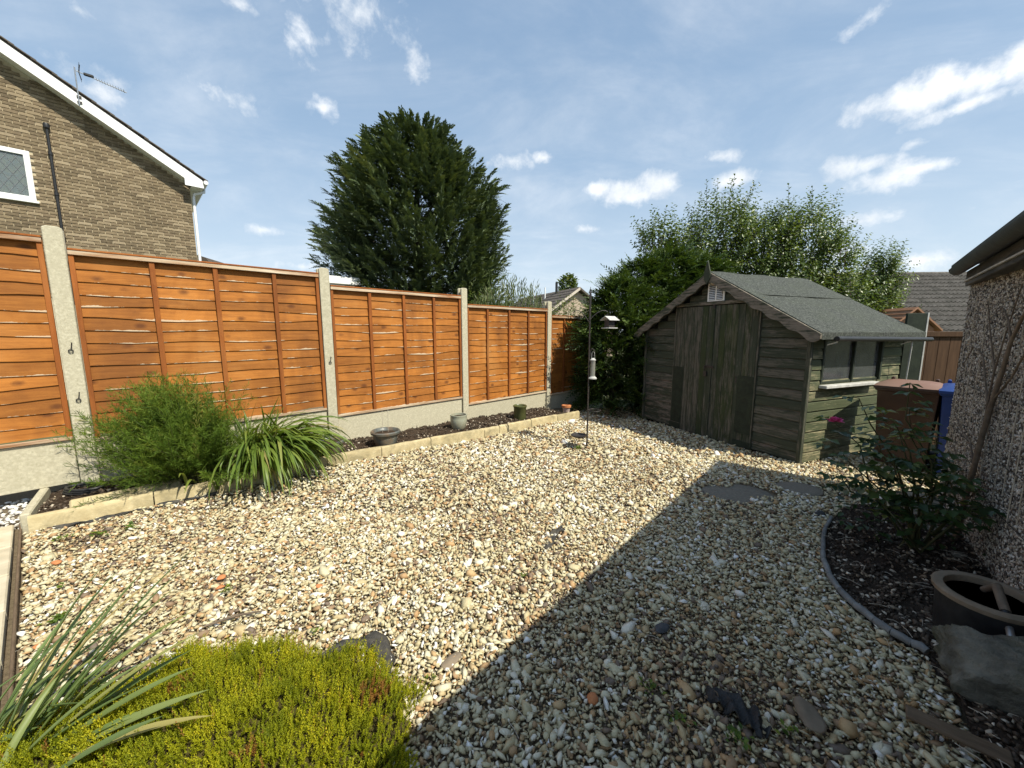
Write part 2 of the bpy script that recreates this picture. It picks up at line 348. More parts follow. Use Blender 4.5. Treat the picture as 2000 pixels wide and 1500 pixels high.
M['shed_side'] = shedwood('green_side_cladding', 'x', green=(.060, .070, .036), amount=.30, bare=((.12, .105, .06), (.30, .265, .16)))
M['shed_door'] = shedwood('weathered_door_plank', 'z', amount=.54)
M['shed_door_green'] = shedwood('mossy_door_plank', 'z', green=(.032, .042, .020), amount=.36, moss=.45)
M['shed_trim'] = shedwood('weathered_trim', 'x', amount=.75, bare=((.12, .10, .08), (.25, .21, .165)))
M['shed_trim_z'] = shedwood('weathered_post_trim', 'z', amount=.5)
M['shed_patch'] = simple('dark_green_repair_board', (.014, .020, .013), (.032, .042, .026), 14, .7, .3, 6, .3, .1)
M['shed_dark'] = simple('shed_inner_dark', (.010, .010, .008), (.02, .02, .016), 6, .9, 0, 3, .1, 0)
def felt():
    m, t, b = newmat('roofing_felt'); co = mk(t, 'ShaderNodeTexCoord').outputs['Object']
    n = noise_(t, co, 42, 7, .9); c = ramp_(t, n, [(.38, (.018, .020, .018)), (.52, (.066, .071, .064)), (.66, (.19, .20, .18))])
    c = mix_(t, ramp_(t, noise_(t, co, 3.0, 6, .65), [(.42, 0.), (.75, .5)]), c, (.075, .085, .062))
    t.links.new(c, b.inputs['Base Color']); b.inputs['Roughness'].default_value = .95; b.inputs['Specular IOR Level'].default_value = .2
    bump_(t, b, n, .6, .006); return m
M['felt'] = felt()
def glassmat(name, tint, trans=.6, rough=.05):
    m, t, b = newmat(name); b.inputs['Base Color'].default_value = tint+(1,); b.inputs['Roughness'].default_value = rough; b.inputs['Specular IOR Level'].default_value = .8
    co = mk(t, 'ShaderNodeTexCoord').outputs['Object']; d = ramp_(t, noise_(t, co, 5, 6, .7, .8), [(.4, trans), (.75, trans*.55)])
    tr = mk(t, 'ShaderNodeBsdfTransparent', None, Color=(.85, .9, .92, 1)); mx = mk(t, 'ShaderNodeMixShader', None, _0=d, _1=b.outputs[0], _2=tr.outputs[0])
    t.links.new(mx.outputs[0], t.nodes['Material Output'].inputs[0]); return m
M['shed_glass'] = glassmat('dusty_shed_glass', (.10, .105, .11), .55, .12)
M['house_glass'] = glassmat('house_window_glass', (.20, .24, .26), .72, .03)
M['curtain'] = simple('pale_net_curtain', (.66, .72, .74), (.82, .86, .87), 3, .9, 0, 3, .1, 0)
M['bin_brown'] = simple('brown_bin_plastic', (.040, .020, .013), (.065, .032, .021), 5, .5, .05, 4, .4, .02, dirt=(.085, .055, .04))
M['bin_lid'] = simple('sunlit_tone_brown_lid', (.17, .085, .060), (.25, .13, .095), 5, .55, .05, 4, .4, .02, dirt=(.20, .13, .10))  # sun on the lid painted in: lighter copy of the brown bin plastic
M['bin_blue'] = simple('blue_bin_plastic', (.010, .035, .16), (.018, .055, .24), 5, .45, .05, 4, .4, .02)
M['glaze_dark'] = simple('dark_grey_glaze', (.055, .062, .058), (.13, .14, .13), 9, .35, .15, 5, .5, 0, dirt=(.19, .12, .07))
M['glaze_pale'] = simple('pale_green_grey_glaze', (.30, .34, .28), (.42, .46, .39), 7, .4, .1, 5, .5, 0, dirt=(.34, .33, .24))
M['glaze_green'] = simple('dark_olive_glaze', (.065, .075, .025), (.125, .13, .05), 8, .35, .1, 5, .5, 0)
M['terracotta'] = simple('terracotta', (.42, .15, .06), (.58, .24, .10), 12, .85, .2, 5, .2, .1)
M['terra_pale'] = simple('bloomed_terracotta', (.40, .30, .26), (.55, .43, .38), 12, .85, .2, 5, .2, .1)
M['tan_rim'] = simple('unglazed_tan_rim', (.17, .135, .095), (.27, .21, .15), 12, .8, .2, 5, .2, 0)
M['fabric'] = simple('black_weed_membrane', (.014, .014, .015), (.045, .044, .043), 22, .6, .5, 6, .35, 0, dirt=(.09, .078, .06))
M['rock'] = simple('grey_boulder', (.10, .098, .082), (.29, .28, .23), 12, .9, 1.0, 10, .2, 0, bdist=.03, dirt=(.085, .09, .055))
M['bark'] = simple('bark', (.035, .026, .020), (.11, .085, .065), 14, .9, .7, 8, .2, .1, aniso=(3, 3, .6), bdist=.01)
M['stem_brown'] = simple('climber_stem', (.10, .075, .055), (.22, .17, .125), 16, .85, .5, 6, .2, .1)
M['dry_stem'] = simple('dry_pale_stem', (.34, .29, .22), (.55, .50, .42), 20, .85, .2, 4, .2, .15)
M['edging_log'] = simple('grey_edging_pipe', (.13, .13, .125), (.25, .25, .24), 13, .75, .4, 6, .3, .12)
M['old_brick'] = simple('old_red_brick', (.14, .062, .036), (.25, .115, .066), 18, .95, .5, 6, .1, 0)
M['driftwood'] = simple('old_board', (.10, .070, .045), (.20, .14, .09), 8, .85, .5, 6, .2, 0, aniso=(1, 6, 6))
M['garage_trim'] = simple('dark_garage_gutter', (.020, .023, .022), (.05, .055, .052), 8, .55, .2, 5, .35, 0)
M['garage_fascia'] = simple('aged_grey_fascia', (.035, .035, .034), (.085, .083, .08), 7, .8, .4, 7, .2, 0, aniso=(.6, 5, 5), dirt=(.15, .14, .13))
M['rear_fence'] = simple('dark_brown_fence', (.060, .032, .018), (.105, .058, .032), 6, .8, .2, 5, .2, .12, aniso=(5, 5, .5))
M['plastic_shed'] = simple('tan_plastic_shed', (.33, .17, .10), (.42, .22, .135), 5, .6, .05, 4, .3, .05)
M['cream'] = simple('cream_wall', (.55, .48, .40), (.66, .58, .49), 3, .9, .1, 4, .1, 0)
M['stonewall'] = simple('far_gable_brick', (.40, .31, .24), (.55, .45, .36), 8, .9, .1, 5, .1, 0)
M['feeder_grey'] = simple('weathered_feeder_wood', (.38, .37, .35), (.60, .59, .56), 12, .7, .1, 4, .3, 0)
M['clear_plastic'] = glassmat('feeder_clear_plastic', (.35, .34, .30), .45, .2)
M['concrete_disc'] = simple('round_concrete_cover', (.17, .148, .115), (.27, .235, .185), 14, .9, .4, 7, .2, .08)
M['slate_piece'] = simple('dark_slate', (.035, .036, .038), (.075, .075, .078), 14, .7, .3, 5, .3, .1)
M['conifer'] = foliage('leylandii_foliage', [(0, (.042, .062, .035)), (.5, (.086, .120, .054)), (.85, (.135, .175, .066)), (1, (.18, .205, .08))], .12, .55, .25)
M['yew'] = foliage('hedge_conifer_foliage', [(0, (.020, .038, .010)), (.5, (.042, .078, .017)), (1, (.095, .140, .030))], .22, .5, .3)
M['leaf'] = foliage('fruit_tree_leaves', [(0, (.045, .075, .024)), (.5, (.095, .145, .040)), (.85, (.16, .215, .056)), (1, (.25, .28, .11))], .32, .38, .5)
M['leaf_light'] = foliage('light_shrub_leaves', [(0, (.055, .085, .025)), (.5, (.13, .17, .06)), (1, (.27, .29, .15))], .3, .5, .35)
M['feather'] = foliage('feathery_foliage', [(0, (.055, .10, .016)), (.5, (.12, .195, .026)), (.9, (.21, .27, .04)), (1, (.30, .28, .08))], .35, .55, .2)
M['strap'] = foliage('strap_leaves', [(0, (.062, .110, .018)), (.5, (.135, .205, .034)), (.85, (.22, .275, .055)), (1, (.40, .34, .14))], .34, .42, .4)
M['iris'] = foliage('iris_leaves', [(0, (.075, .125, .035)), (.5, (.155, .215, .070)), (.85, (.25, .285, .09)), (.93, (.38, .33, .11)), (1, (.45, .30, .14))], .28, .45, .35)
M['heather'] = foliage('golden_heather', [(0, (.11, .15, .010)), (.4, (.25, .275, .012)), (.75, (.43, .42, .016)), (.93, (.58, .50, .02)), (1, (.30, .15, .035))], .36, .55, .2, (1.25, 1.1, .4))
M['heather_twig'] = simple('heather_twigs', (.035, .030, .010), (.085, .070, .022), 30, .95, .6, 5, .1, 0)
M['rose_leaf'] = foliage('rose_leaves', [(0, (.025, .055, .022)), (.5, (.055, .105, .035)), (.85, (.10, .155, .05)), (1, (.21, .23, .06))], .35, .35, .5)
M['rose_petal'] = foliage('pink_petals', [(0, (.55, .05, .20)), (1, (.80, .14, .36))], .3, .5, .3, (1.1, .8, .9))
M['rose_stem'] = simple('rose_stem', (.045, .055, .020), (.09, .085, .04), 20, .6, .2, 4, .3, .1)
M['weed'] = foliage('weed_leaves', [(0, (.055, .10, .02)), (.6, (.12, .19, .03)), (1, (.26, .30, .05))], .35, .5, .3)

# ============================================================ ground
def sheet(name, xs, ys, zf, mat, kind='structure'):
    V = [(x, y, zf(x, y)) for y in ys for x in xs]; n = len(xs)
    F = [(j*n+i, j*n+i+1, (j+1)*n+i+1, (j+1)*n+i) for j in range(len(ys)-1) for i in range(n-1)]
    me = np_mesh(name, np.array(V), np.array(F), mat, smooth=True); return tag(link(name, me), kind=kind)
def far_z(x, y):
    d = math.hypot(x, y); return -.35 if d > 9 else ground(x, y)-.10
lin = [-600, -200, -80, -40, -20, -12, -9, -6, -4, -2, 0, 2, 4, 6, 9, 12, 20, 40, 80, 200, 600]
sheet('ground', lin, lin, far_z, M['terrain'])

# fence line frame
FA = R(44.5); FT = Vector((math.cos(FA), math.sin(FA), 0)); FN = Vector((FT.y, -FT.x, 0)); FP = Vector((-3.480, 3.052, 0))
def fpt(s, n=0., z=0.): return FP+FT*s+FN*n+Vector((0, 0, z))
# kerb line (front foot of each stone) from near left to far right
KJ = [(-3.228, 2.413), (-2.768, 2.83), (-2.368, 3.229), (-1.88, 3.781), (-1.439, 4.117), (-.982, 4.534), (-.372, 5.043), (-.171, 5.218), (.292, 5.638), (.727, 6.011), (1.144, 6.388)]
def kerb_side(x, y):
    """signed distance to the kerb front line, + towards the lawn side (gravel)"""
    best = 9
    for (x0, y0), (x1, y1) in zip(KJ[:-1], KJ[1:]):
        dx, dy = x1-x0, y1-y0; L2 = dx*dx+dy*dy; t = ((x-x0)*dx+(y-y0)*dy)/L2
        tt = min(1, max(0, t)); px, py = x0+dx*tt, y0+dy*tt; d = math.hypot(x-px, y-py)
        sg = 1 if (dx*(y-y0)-dy*(x-x0)) < 0 else -1
        if d < abs(best): best = d*sg
    return best
GX0 = np.array([-.012834, -.012618]); 
def relief(x, y): return .010*np.sin(2.3*x+1.1*y)+.008*np.sin(1.3*x-2.7*y+1)+.006*np.sin(5*x+3*y)
sheet('gravel_bed_base', list(np.arange(-4.4, 4.61, .15)), list(np.arange(-1.4, 7.41, .15)), lambda x, y: ground(x, y)-.02+float(relief(x, y)), M['under'])

# edging between gravel and the bed beside the garage
EDGE = [(2.80, 3.02), (2.415, 2.752), (2.23, 2.58), (2.084, 2.417), (1.965, 2.27), (1.896, 2.178), (1.81, 2.03), (1.756, 1.894), (1.735, 1.78), (1.735, 1.672), (1.745, 1.60), (1.771, 1.535), (1.79, 1.49), (1.66, 1.25), (1.45, .95), (1.1, .5)]
EX = np.array(EDGE)[:, 0]; EY = np.array(EDGE)[:, 1]
def in_bed_right(x, y): return x > np.interp(y, EY[::-1], EX[::-1])
# slabs edge
SLA, SLB = np.array([-3.352, 2.493]), np.array([-1.923, 1.333])
def slab_side(x, y):        # >0 on the gravel side
    d = SLB-SLA; return (d[0]*(y-SLA[1])-d[1]*(x-SLA[0]))/np.hypot(*d)

# --- soil beds
def bed_z(s): return float(np.interp(s, [-.6, 0, 2, 4, 5.75, 7.4], [.10, .10, .07, .03, -.03, -.07]))
mb = MB()
def grid_mesh(name, us, vs, pf, mat, kind='structure'):
    V = [pf(u, v) for v in vs for u in us]; n = len(us)
    F = [(j*n+i, j*n+i+1, (j+1)*n+i+1, (j+1)*n+i) for j in range(len(vs)-1) for i in range(n-1)]
    return tag(link(name, np_mesh(name, np.array(V), np.array(F), mat, smooth=True)), kind=kind)
def bed_pt(u, v):
    i = min(len(KJ)-2, int(u)); f = u-i; k = Vector((KJ[i][0]+(KJ[i+1][0]-KJ[i][0])*f, KJ[i][1]+(KJ[i+1][1]-KJ[i][1])*f, 0))
    s = (k-FP).dot(FT); a = fpt(s, -.05); p = k.lerp(a, v)
    return (p.x, p.y, bed_z(s)-.03+.03*v+.012*math.sin(9*u+5*v)+.012*math.sin(23*u*v+3*v))
grid_mesh('soil_bed', list(np.linspace(0, 10, 90)), [0.03, .2, .35, .5, .65, .8, 1], bed_pt, M['soil'])
GA = R(42.3); GT = Vector((math.sin(GA), math.cos(GA), 0)); GN = Vector((math.cos(GA), -math.sin(GA), 0)); GE = Vector((3.535, 3.19, 0))
GW = GE+GN*.11                     # a point on the garage wall line at its far corner
SKEW = .052
def wall_pt(k, off=0., z=0.): return GW-GT*k-GN*(off-SKEW*k)+Vector((0, 0, z))     # k metres from far corner, off towards the garden
def bedr_pt(u, v):
    y = 3.02-u*2.6; x = float(np.interp(y, EY[::-1], EX[::-1])); e = Vector((x, y, 0)); k = (GW-e).dot(GT); w = wall_pt(k, -.05)
    p = e.lerp(w, v); return (p.x, p.y, ground(p.x, p.y)+.005+.03*min(1, v*5)+.014*math.sin(17*p.x+9*p.y)+.01*math.sin(31*p.y-12*p.x))
grid_mesh('soil_bed', list(np.linspace(0, 1, 50)), list(np.linspace(0, 1, 18)), bedr_pt, M['soil_dark'])

# --- stones
def ico(sub):
    bm = bmesh.new(); bmesh.ops.create_icosphere(bm, subdivisions=sub, radius=1)
    V = np.array([v.co[:] for v in bm.verts]); F = np.array([[v.index for v in f.verts] for f in bm.faces]); bm.free(); return V, F
def stones(P, size, sub=1, flat=(.35, .75), tilt=.42, jag=.16):
    V0, F0 = ico(sub); n = len(P); sz = np.asarray(size).reshape(n, 1)
    base = np.broadcast_to(V0, (n,)+V0.shape).copy()
    # angular chips: cut each with random planes, then stretch
    for _ in range(5):
        d = unit(rng.normal(size=(n, 1, 3))); h = rng.uniform(.15, .75, (n, 1)); pr = (base*d).sum(-1); ex = np.maximum(0, pr-h)
        base = base-d*ex[..., None]
    base *= 1+rng.normal(0, jag*.25, base.shape[:2])[..., None]
    sc = np.stack([rng.uniform(.9, 1.6, n), rng.uniform(.6, 1.0, n), rng.uniform(*flat, n)], -1)
    base = base*sc[:, None, :]*sz[:, :, None]
    a, b, c = rng.uniform(0, 6.283, n), rng.normal(0, tilt, n), rng.normal(0, tilt, n)
    def rot(p, ang, i, j):
        ca, sa = np.cos(ang)[:, None], np.sin(ang)[:, None]; q = p.copy()
        q[..., i] = p[..., i]*ca-p[..., j]*sa; q[..., j] = p[..., i]*sa+p[..., j]*ca; return q
    base = rot(base, b, 0, 2); base = rot(base, c, 1, 2); base = rot(base, a, 0, 1)
    V = (base+P[:, None, :]).reshape(-1, 3); F = (F0[None]+np.arange(n)[:, None, None]*len(V0)).reshape(-1, 3)
    return V, F, len(F0)
def scatter(x0, x1, y0, y1, step):
    xs = np.arange(x0, x1, step); ys = np.arange(y0, y1, step); X, Y = np.meshgrid(xs, ys)
    X = X+rng.uniform(-.5, .5, X.shape)*step; Y = Y+rng.uniform(-.5, .5, Y.shape)*step; return X.ravel(), Y.ravel()
KX, KY = np.array(KJ)[:, 0], np.array(KJ)[:, 1]
def gravel_mask(x, y):
    ky = np.interp(x, KX, KY, left=-9, right=99); m = (y < ky-.01) | (x > KX[-1])
    m &= (x > KX[0]-.03); m &= slab_side(x, y) > .002
    bed = in_bed_right(x, y) & (y < 3.02); m &= ~bed
    # roughly inside the view
    m &= (np.abs(x) < (y+.55)*1.5+.3) & (y > .65)
    m &= ~((x-1.974)**2/.30**2+(y-3.216)**2/.20**2 < .8+.45*np.sin(13*x+7*y)) & ~((x-2.612)**2/.18**2+(y-3.35)**2/.14**2 < 1+.45*np.sin(11*x+5*y))
    # shed footprint
    lx = (x-2.195)*.380+(y-6.368)*-.925; ly = (x-2.195)*.925+(y-6.368)*.380
    m &= ~((lx > .02) & (lx < 2.48) & (ly > .03) & (ly < 1.8)); m &= y < 7.3
    return m
GV, GF, GTn, off = [], [], [], 0
def put(X, Y, size, sub, dz, tone=.57, **k):
    global off
    n = len(X); P = np.stack([X, Y, -.012834*X-.012618*Y+.011848+relief(X, Y)+dz], -1)
    V, F, nf = stones(P, size, sub, **k); GV.append(V); GF.append(F+off); off += len(V)
    patch = .08*np.sin(3.1*X+2*Y)+.06*np.sin(7*X-5*Y)-.35*np.exp(-((X+2.75)**2+(Y-2.3)**2)/.05)-.22*np.exp(-((X-.9)**2+(Y-1.2)**2)/.15)
    GTn.append(np.repeat(np.clip(np.where(rng.random(n) < .27, rng.uniform(0, .40, n), rng.normal(tone, .23, n))+patch*.8, 0, 1), nf))
for (ya, yb, st, sub) in ((.6, 1.75, .0178, 2), (1.75, 2.7, .0190, 1), (2.7, 4.2, .0212, 1), (4.2, 7.3, .0280, 1)):
    X, Y = scatter(-4, 4.6, ya, yb, st); m = gravel_mask(X, Y)
    if sub == 2: m &= (Y > .9) & (np.abs(X) < Y*1.42+.1)
    thinness = .5+.5*np.sin(2.1*X+1.3*Y+2*np.sin(1.7*Y))*np.sin(2.9*Y-1.1*X); m &= rng.random(len(X)) > .20*thinness+.55*np.exp(-((X+2.8)**2+(Y-2.32)**2)/.035)
    X, Y = X[m], Y[m]; n = len(X)
    put(X, Y, st*.66*np.exp(rng.normal(0, .40, n)), 1 if sub == 1 else 1, rng.uniform(-.006, .010, n))
# smaller chips filling the gaps near by
for (ya, yb, st) in ((.85, 1.9, .0135), (1.9, 2.8, .0175)):
    X, Y = scatter(-3.6, 3.2, ya, yb, st); m = gravel_mask(X, Y) & (np.abs(X) < Y*1.42+.1); X, Y = X[m], Y[m]; n = len(X)
    put(X, Y, st*.60*np.exp(rng.normal(0, .3, n)), 1, rng.uniform(-.011, -.003, n), tone=.36)
# a sprinkling of bigger chips on top
X, Y = scatter(-4, 4.6, .9, 5.5, .085); m = gravel_mask(X, Y); X, Y = X[m], Y[m]; n = len(X)
put(X, Y, rng.uniform(.012, .023, n), 1, rng.uniform(.004, .012, n))
me = np_mesh('gravel', np.concatenate(GV), np.concatenate(GF), M['gravel'], np.concatenate(GTn))
tag(link('gravel', me), 'pale flint gravel covering the garden floor', 'gravel', kind='stuff')
# clods and loose chips on the two soil beds
def soil_clods(name, pts, label, sz=(.006, .02)):
    P = np.array(pts); V, F, nf = stones(P, rng.uniform(*sz, len(P)), 1, flat=(.5, .9), tilt=.5)
    tag(link(name, np_mesh(name, V, F, M['clod'], np.repeat(rng.random(len(P)), nf))), label, 'soil', kind='stuff')
soil_clods('soil_clods', [Vector(bed_pt(rng.uniform(0, 9.99), rng.uniform(.08, .97)))+Vector((0, 0, .004)) for _ in range(5200)], 'soil clods and stray chips in the bed under the orange fence')
soil_clods('soil_clods', [Vector(bedr_pt(rng.uniform(0, 1), rng.uniform(.02, .95)))+Vector((0, 0, .003)) for _ in range(7000)], 'dark soil clods in the bed beside the pebbledash garage', (.005, .017))
# white chippings left of the kerb end
P = []
while len(P) < 900:
    u, v = rng.uniform(-.6, 1.0), rng.uniform(-.02, .95)
    p = Vector((-3.30, 2.46, 0))+Vector((-.713, -.701, 0))*u*.7+Vector((-.701, .713, 0))*v*.75
    if slab_side(p.x, p.y) > -.9: P.append((p.x, p.y, .035+rng.uniform(-.01, .012)))
V, F, nf = stones(np.array(P), rng.uniform(.012, .024, len(P)), 1)
tag(link('white_chippings', np_mesh('white_chippings', V, F, M['white_stone'], np.repeat(rng.random(len(P)), nf))), 'white stone chippings beside the kerb end at the left edge', 'chippings', kind='stuff')
mbs = MB(); c = Vector((-3.75, 2.55, .0)); mbs.box((0, 0, 0), (1.5, 1.1, .03)); mbs.build('chipping_bed', M['under'], loc=(-3.95, 2.55, .005), rot=(0, 0, FA)); tag(bpy.context.scene.objects['chipping_bed'], kind='structure')

# --- paving slabs at the lower left, with their timber edge
sd = Vector((SLB[0]-SLA[0], SLB[1]-SLA[1], 0)); sl = sd.length; sd.normalize(); so = Vector((-sd.y, sd.x, 0))
if slab_side(SLA[0]+so.x, SLA[1]+so.y) > 0: so = -so
sang = math.atan2(sd.y, sd.x)
tdesc = ['nearest the kerb', 'second from the kerb', 'third from the kerb', 'fourth from the kerb, by the iris leaves', 'fifth from the kerb, under the iris leaves']
for i in range(5):
    m_ = MB(); L0 = .43; m_.box((0, 0, 0), (L0-.012, .60, .06))
    p = Vector((SLA[0], SLA[1], 0))+sd*(.02+L0*(i+.5))+so*.34
    o = m_.build('paving_slab', M['slab'], bevel=.006, loc=(p.x, p.y, .042), rot=(0, 0, sang))
    tag(o, 'worn beige paving slab at the left edge, '+tdesc[i], 'paving slab', 'paving slabs along the left edge')
m_ = MB(); m_.box((0, 0, 0), (2.3, .012, .07)); p = Vector((SLA[0], SLA[1], 0))+sd*1.12+so*.014
tag(m_.build('timber_edging', M['driftwood'], bevel=.003, loc=(p.x, p.y, .020), rot=(0, 0, sang)), 'brown timber board edging the paving slabs', 'edging board')

# --- kerb stones
kdesc = ['at the near end of the border by the white chippings', 'in front of the feathery bush', 'half covered by the strap-leaved clump', 'in front of the two dark bowls', 'right of the dark grey bowl', 'longest buff one, left of the pale glazed pot', 'short buff one in front of the pale glazed pot', 'between the pale pot and the olive pot', 'in front of the olive pot', 'at the far end by the terracotta pot']
for i, ((x0, y0), (x1, y1)) in enumerate(zip(KJ[:-1], KJ[1:])):
    L_ = math.hypot(x1-x0, y1-y0); ang = math.atan2(y1-y0, x1-x0); m_ = MB()
    hgt = .24; segs = 8; prof = []
    # bullnosed section: (across, up), swept in short lengths with slight wear
    sec = [(0, -.12), (0, .085), (.006, .104), (.022, .115), (.045, .113), (.056, .10), (.058, -.12)]
    for k in range(segs+1):
        x = .004+(L_-.008)*k/segs
        for (a, b) in sec: m_.v.append((x, a+random.uniform(-.002, .002), b+random.uniform(-.003, .003)))
    ns = len(sec)
    for k in range(segs):
        for j in range(ns-1): q = k*ns+j; m_.f.append((q, q+1, q+1+ns, q+ns))
    m_.f.append(tuple(range(ns))); m_.f.append(tuple(range(segs*ns, segs*ns+ns))[::-1])
    o = m_.build('kerb_stone', M['kerb'], smooth=35, loc=(x0, y0, ground(x0, y0)+random.uniform(-.008, .008)), rot=(0, math.atan2(ground(x0, y0)-ground(x1, y1), L_), ang))
    tag(o, 'buff kerb stone '+kdesc[i], 'kerb stone', 'kerb stones along the fence border')
# the return pieces at the near end
m_ = MB(); m_.box((0, 0, 0), (.62, .05, .24)); tag(m_.build('kerb_stone', M['concrete'], bevel=.008, loc=(-3.46, 2.66, .03), rot=(0, 0, R(132))), 'buff kerb return running back to the fence at the left end', 'kerb stone', 'kerb stones along the fence border')
m_ = MB(); m_.box((0, 0, 0), (.62, .05, .14)); tag(m_.build('kerb_stone', M['kerb'], bevel=.010, loc=(-2.98, 2.86, .075), rot=(R(-35), 0, R(44))), 'loose buff kerb length lying tilted inside the border before the feathery bush', 'kerb stone', 'kerb stones along the fence border')

# ============================================================ fence
pt_lab = ['leftmost concrete fence post with two rusty hook eyes', 'concrete fence post behind the dark glazed bowls', 'concrete fence post behind the pale glazed pot', 'concrete fence post behind the olive pot']
PS = [(0, 2.14, 1), (1.93, 2.05, 2), (3.86, 1.98, 0), (5.79, 1.89, 0)]
for i, (s, top, hooks) in enumerate(PS):
    p = fpt(s); root = empty('fence_post', (p.x, p.y, 0), FA, pt_lab[i], 'fence post', 'concrete fence posts'); zb = -.35
    m_ = MB()
    # H section: front and back flanges with a web, weathered top
    m_.prism([(-.052, zb), (.052, zb), (.052, top-.012), (.030, top), (-.030, top), (-.052, top-.012)], -.052, -.022)
    m_.prism([(-.052, zb), (.052, zb), (.052, top-.012), (.030, top), (-.030, top), (-.052, top-.012)], .022, .052)
    m_.prism([(-.018, zb), (.018, zb), (.018, top-.006), (-.018, top-.006)], -.0225, .0225)
    m_.build('shaft', M['concrete'], root, bevel=.004)
    hz = {1: (1.22, .83), 2: (1.02,), 0: ()}[hooks]
    for z in hz:
        h = MB(); pts = [(.012, -.054, z+.05), (.012, -.07, z+.05), (.010, -.066, z+.03), (.004, -.062, z)]
        h.tube(pts, .0035, 6); ring = [(.013*math.cos(a)+.002, -.060, z-.013+.013*math.sin(a)) for a in np.linspace(0, 6.283, 12)]; h.tube(ring, .0032, 6)
        h.build('hook_eye', M['dark_metal'], root, smooth=40)
def slat_mesh(L, seed):
    r = random.Random(seed); n = 12; m_ = MB(); wob = [r.uniform(-1, 1) for _ in range(4)]
    for k in range(n+1):
        x = -L/2+L*k/n; u = k/n
        lo = .011*(wob[0]*math.sin(5*u+wob[1]*3)+wob[2]*math.sin(13*u+wob[3]*3))+r.uniform(-.0025, .0025)
        # back-top, front-top, front-bottom, back-bottom; the lower edge stands proud over the slat below
        m_.v += [(x, .006, .135), (x, -.001, .135), (x, -.0145, lo), (x, -.006, lo)]
    for k in range(n):
        for j in range(4): q = k*4; m_.f.append((q+j, q+(j+1) % 4, q+4+(j+1) % 4, q+4+j))
    m_.f += [(0, 1, 2, 3), (n*4+3, n*4+2, n*4+1, n*4)]
    return m_.mesh('slat', M['slat'])
SL = [slat_mesh(1.80, k) for k in range(8)]
PN = [(-1.87, -.06, .51, 2.05, 'leftmost orange lap fence panel, cut by the left edge', (.25, .5, .75)),
      (.06, 1.87, .47, 1.98, 'orange lap fence panel behind the feathery bush and strap-leaved clump', (.26, .50, .765)),
      (1.99, 3.80, .37, 1.86, 'orange lap fence panel between the dark bowls and the pale glazed pot', (.25, .50, .75)),
      (3.92, 5.73, .25, 1.745, 'orange lap fence panel behind the olive pot', (.22, .48, .735)),
      (5.85, 7.66, .17, 1.64, 'farthest orange lap fence panel, running behind the dark hedge', (.22, .5, .75))]
gb_lab = ['left of the leftmost post', 'behind the feathery bush', 'behind the dark grey bowl', 'behind the pale and olive pots', 'at the far end by the hedge']
for i, (s0, s1, z0, z1, lab, bt) in enumerate(PN):
    sm = (s0+s1)/2; p = fpt(sm); root = empty('lap_fence', (p.x, p.y, z0), FA, lab, 'fence panel', 'orange lap fence panels'); L_ = s1-s0; Hh = z1-z0
    n = 15; ex = (Hh-.07)/n; rr = random.Random(i)
    for k in range(n):
        link('slat', SL[rr.randrange(8)], root, loc=(0, 0, .028+ex*k+rr.uniform(-.006, .006)), rot=(0, rr.uniform(-.004, .004), 0), scale=(rr.choice((-1, 1))*L_/1.80, 1, 1))
    for u in bt:
        m_ = MB(); m_.lo((-L_/2+u*L_-.018, -.040, .015), (-L_/2+u*L_+.018, -.0165, Hh-.035)); m_.build('batten', M['batten'], root, bevel=.002)
    for sx in (-1, 1):
        m_ = MB(); m_.lo((sx*(L_/2-.014)-.015, -.0405, .012), (sx*(L_/2-.014)+.015, -.0165, Hh-.035)); m_.build('end_batten', M['batten'], root, bevel=.002)
    m_ = MB(); m_.lo((-L_/2, -.052, Hh-.036), (L_/2, -.026, Hh-.004)); m_.build('top_rail', M['capping'], root, bevel=.002)
    m_ = MB(); m_.lo((-L_/2, -.056, Hh-.0035), (L_/2, .022, Hh+.012)); m_.build('capping_strip', M['batten'], root, bevel=.003)
    m_ = MB(); m_.lo((-L_/2, -.045, -.004), (L_/2, -.022, .022)); m_.build('bottom_rail', M['capping'], root, bevel=.002)
    m_ = MB(); m_.lo((-L_/2, -.024, -.36), (L_/2, .024, -.008)); g = m_.build('gravel_board', M['concrete'], None, bevel=.004, loc=(p.x, p.y, z0), rot=(0, 0, FA))
    tag(g, 'concrete gravel board under the fence panel '+gb_lab[i], 'gravel board', 'concrete gravel boards')

# ============================================================ shed
SH = Vector((2.195, 6.368, -.088)); SA = math.atan2(-.925, .380)
shed = empty('garden_shed', SH, SA, 'weathered dark green wooden garden shed with felt roof and double doors', 'shed')
SW, SD_, EV, RG = 2.50, 1.80, 1.49, 2.20      # width, depth, eaves, ridge
def roof_z(x): return EV+(RG-EV)*(1-abs(x-SW/2)/(SW/2))
m_ = MB(); m_.prism([(.03, 0), (SW-.03, 0), (SW-.03, EV-.05), (SW/2, RG-.08), (.03, EV-.05)], .03, .05)
fw = m_.build('front_wall', M['shed_dark'], shed)
def board(L_, mat, name, parent, loc, rot=(0, 0, 0), h=.112):
    m_ = MB(); m_.v = []; n = max(2, int(L_/.25))
    for k in range(n+1):
        x = L_*k/n; j = random.uniform(-.0015, .0015)
        m_.v += [(x, .016, 0), (x, -.010, .0+j), (x, -.014, .004+j), (x, -.006, h*.80), (x, .004, h-.002), (x, .016, h)]
    ns = 6
    for k in range(n):
        for j in range(ns): m_.f.append((k*ns+j, k*ns+(j+1) % ns, (k+1)*ns+(j+1) % ns, (k+1)*ns+j))
    m_.f += [tuple(range(ns)), tuple(range(n*ns, n*ns+ns))[::-1]]
    return m_.build(name, mat, parent, loc=loc, rot=rot)
DX0, DX1, DZ = .645, 1.905, 1.79
bh = .1135
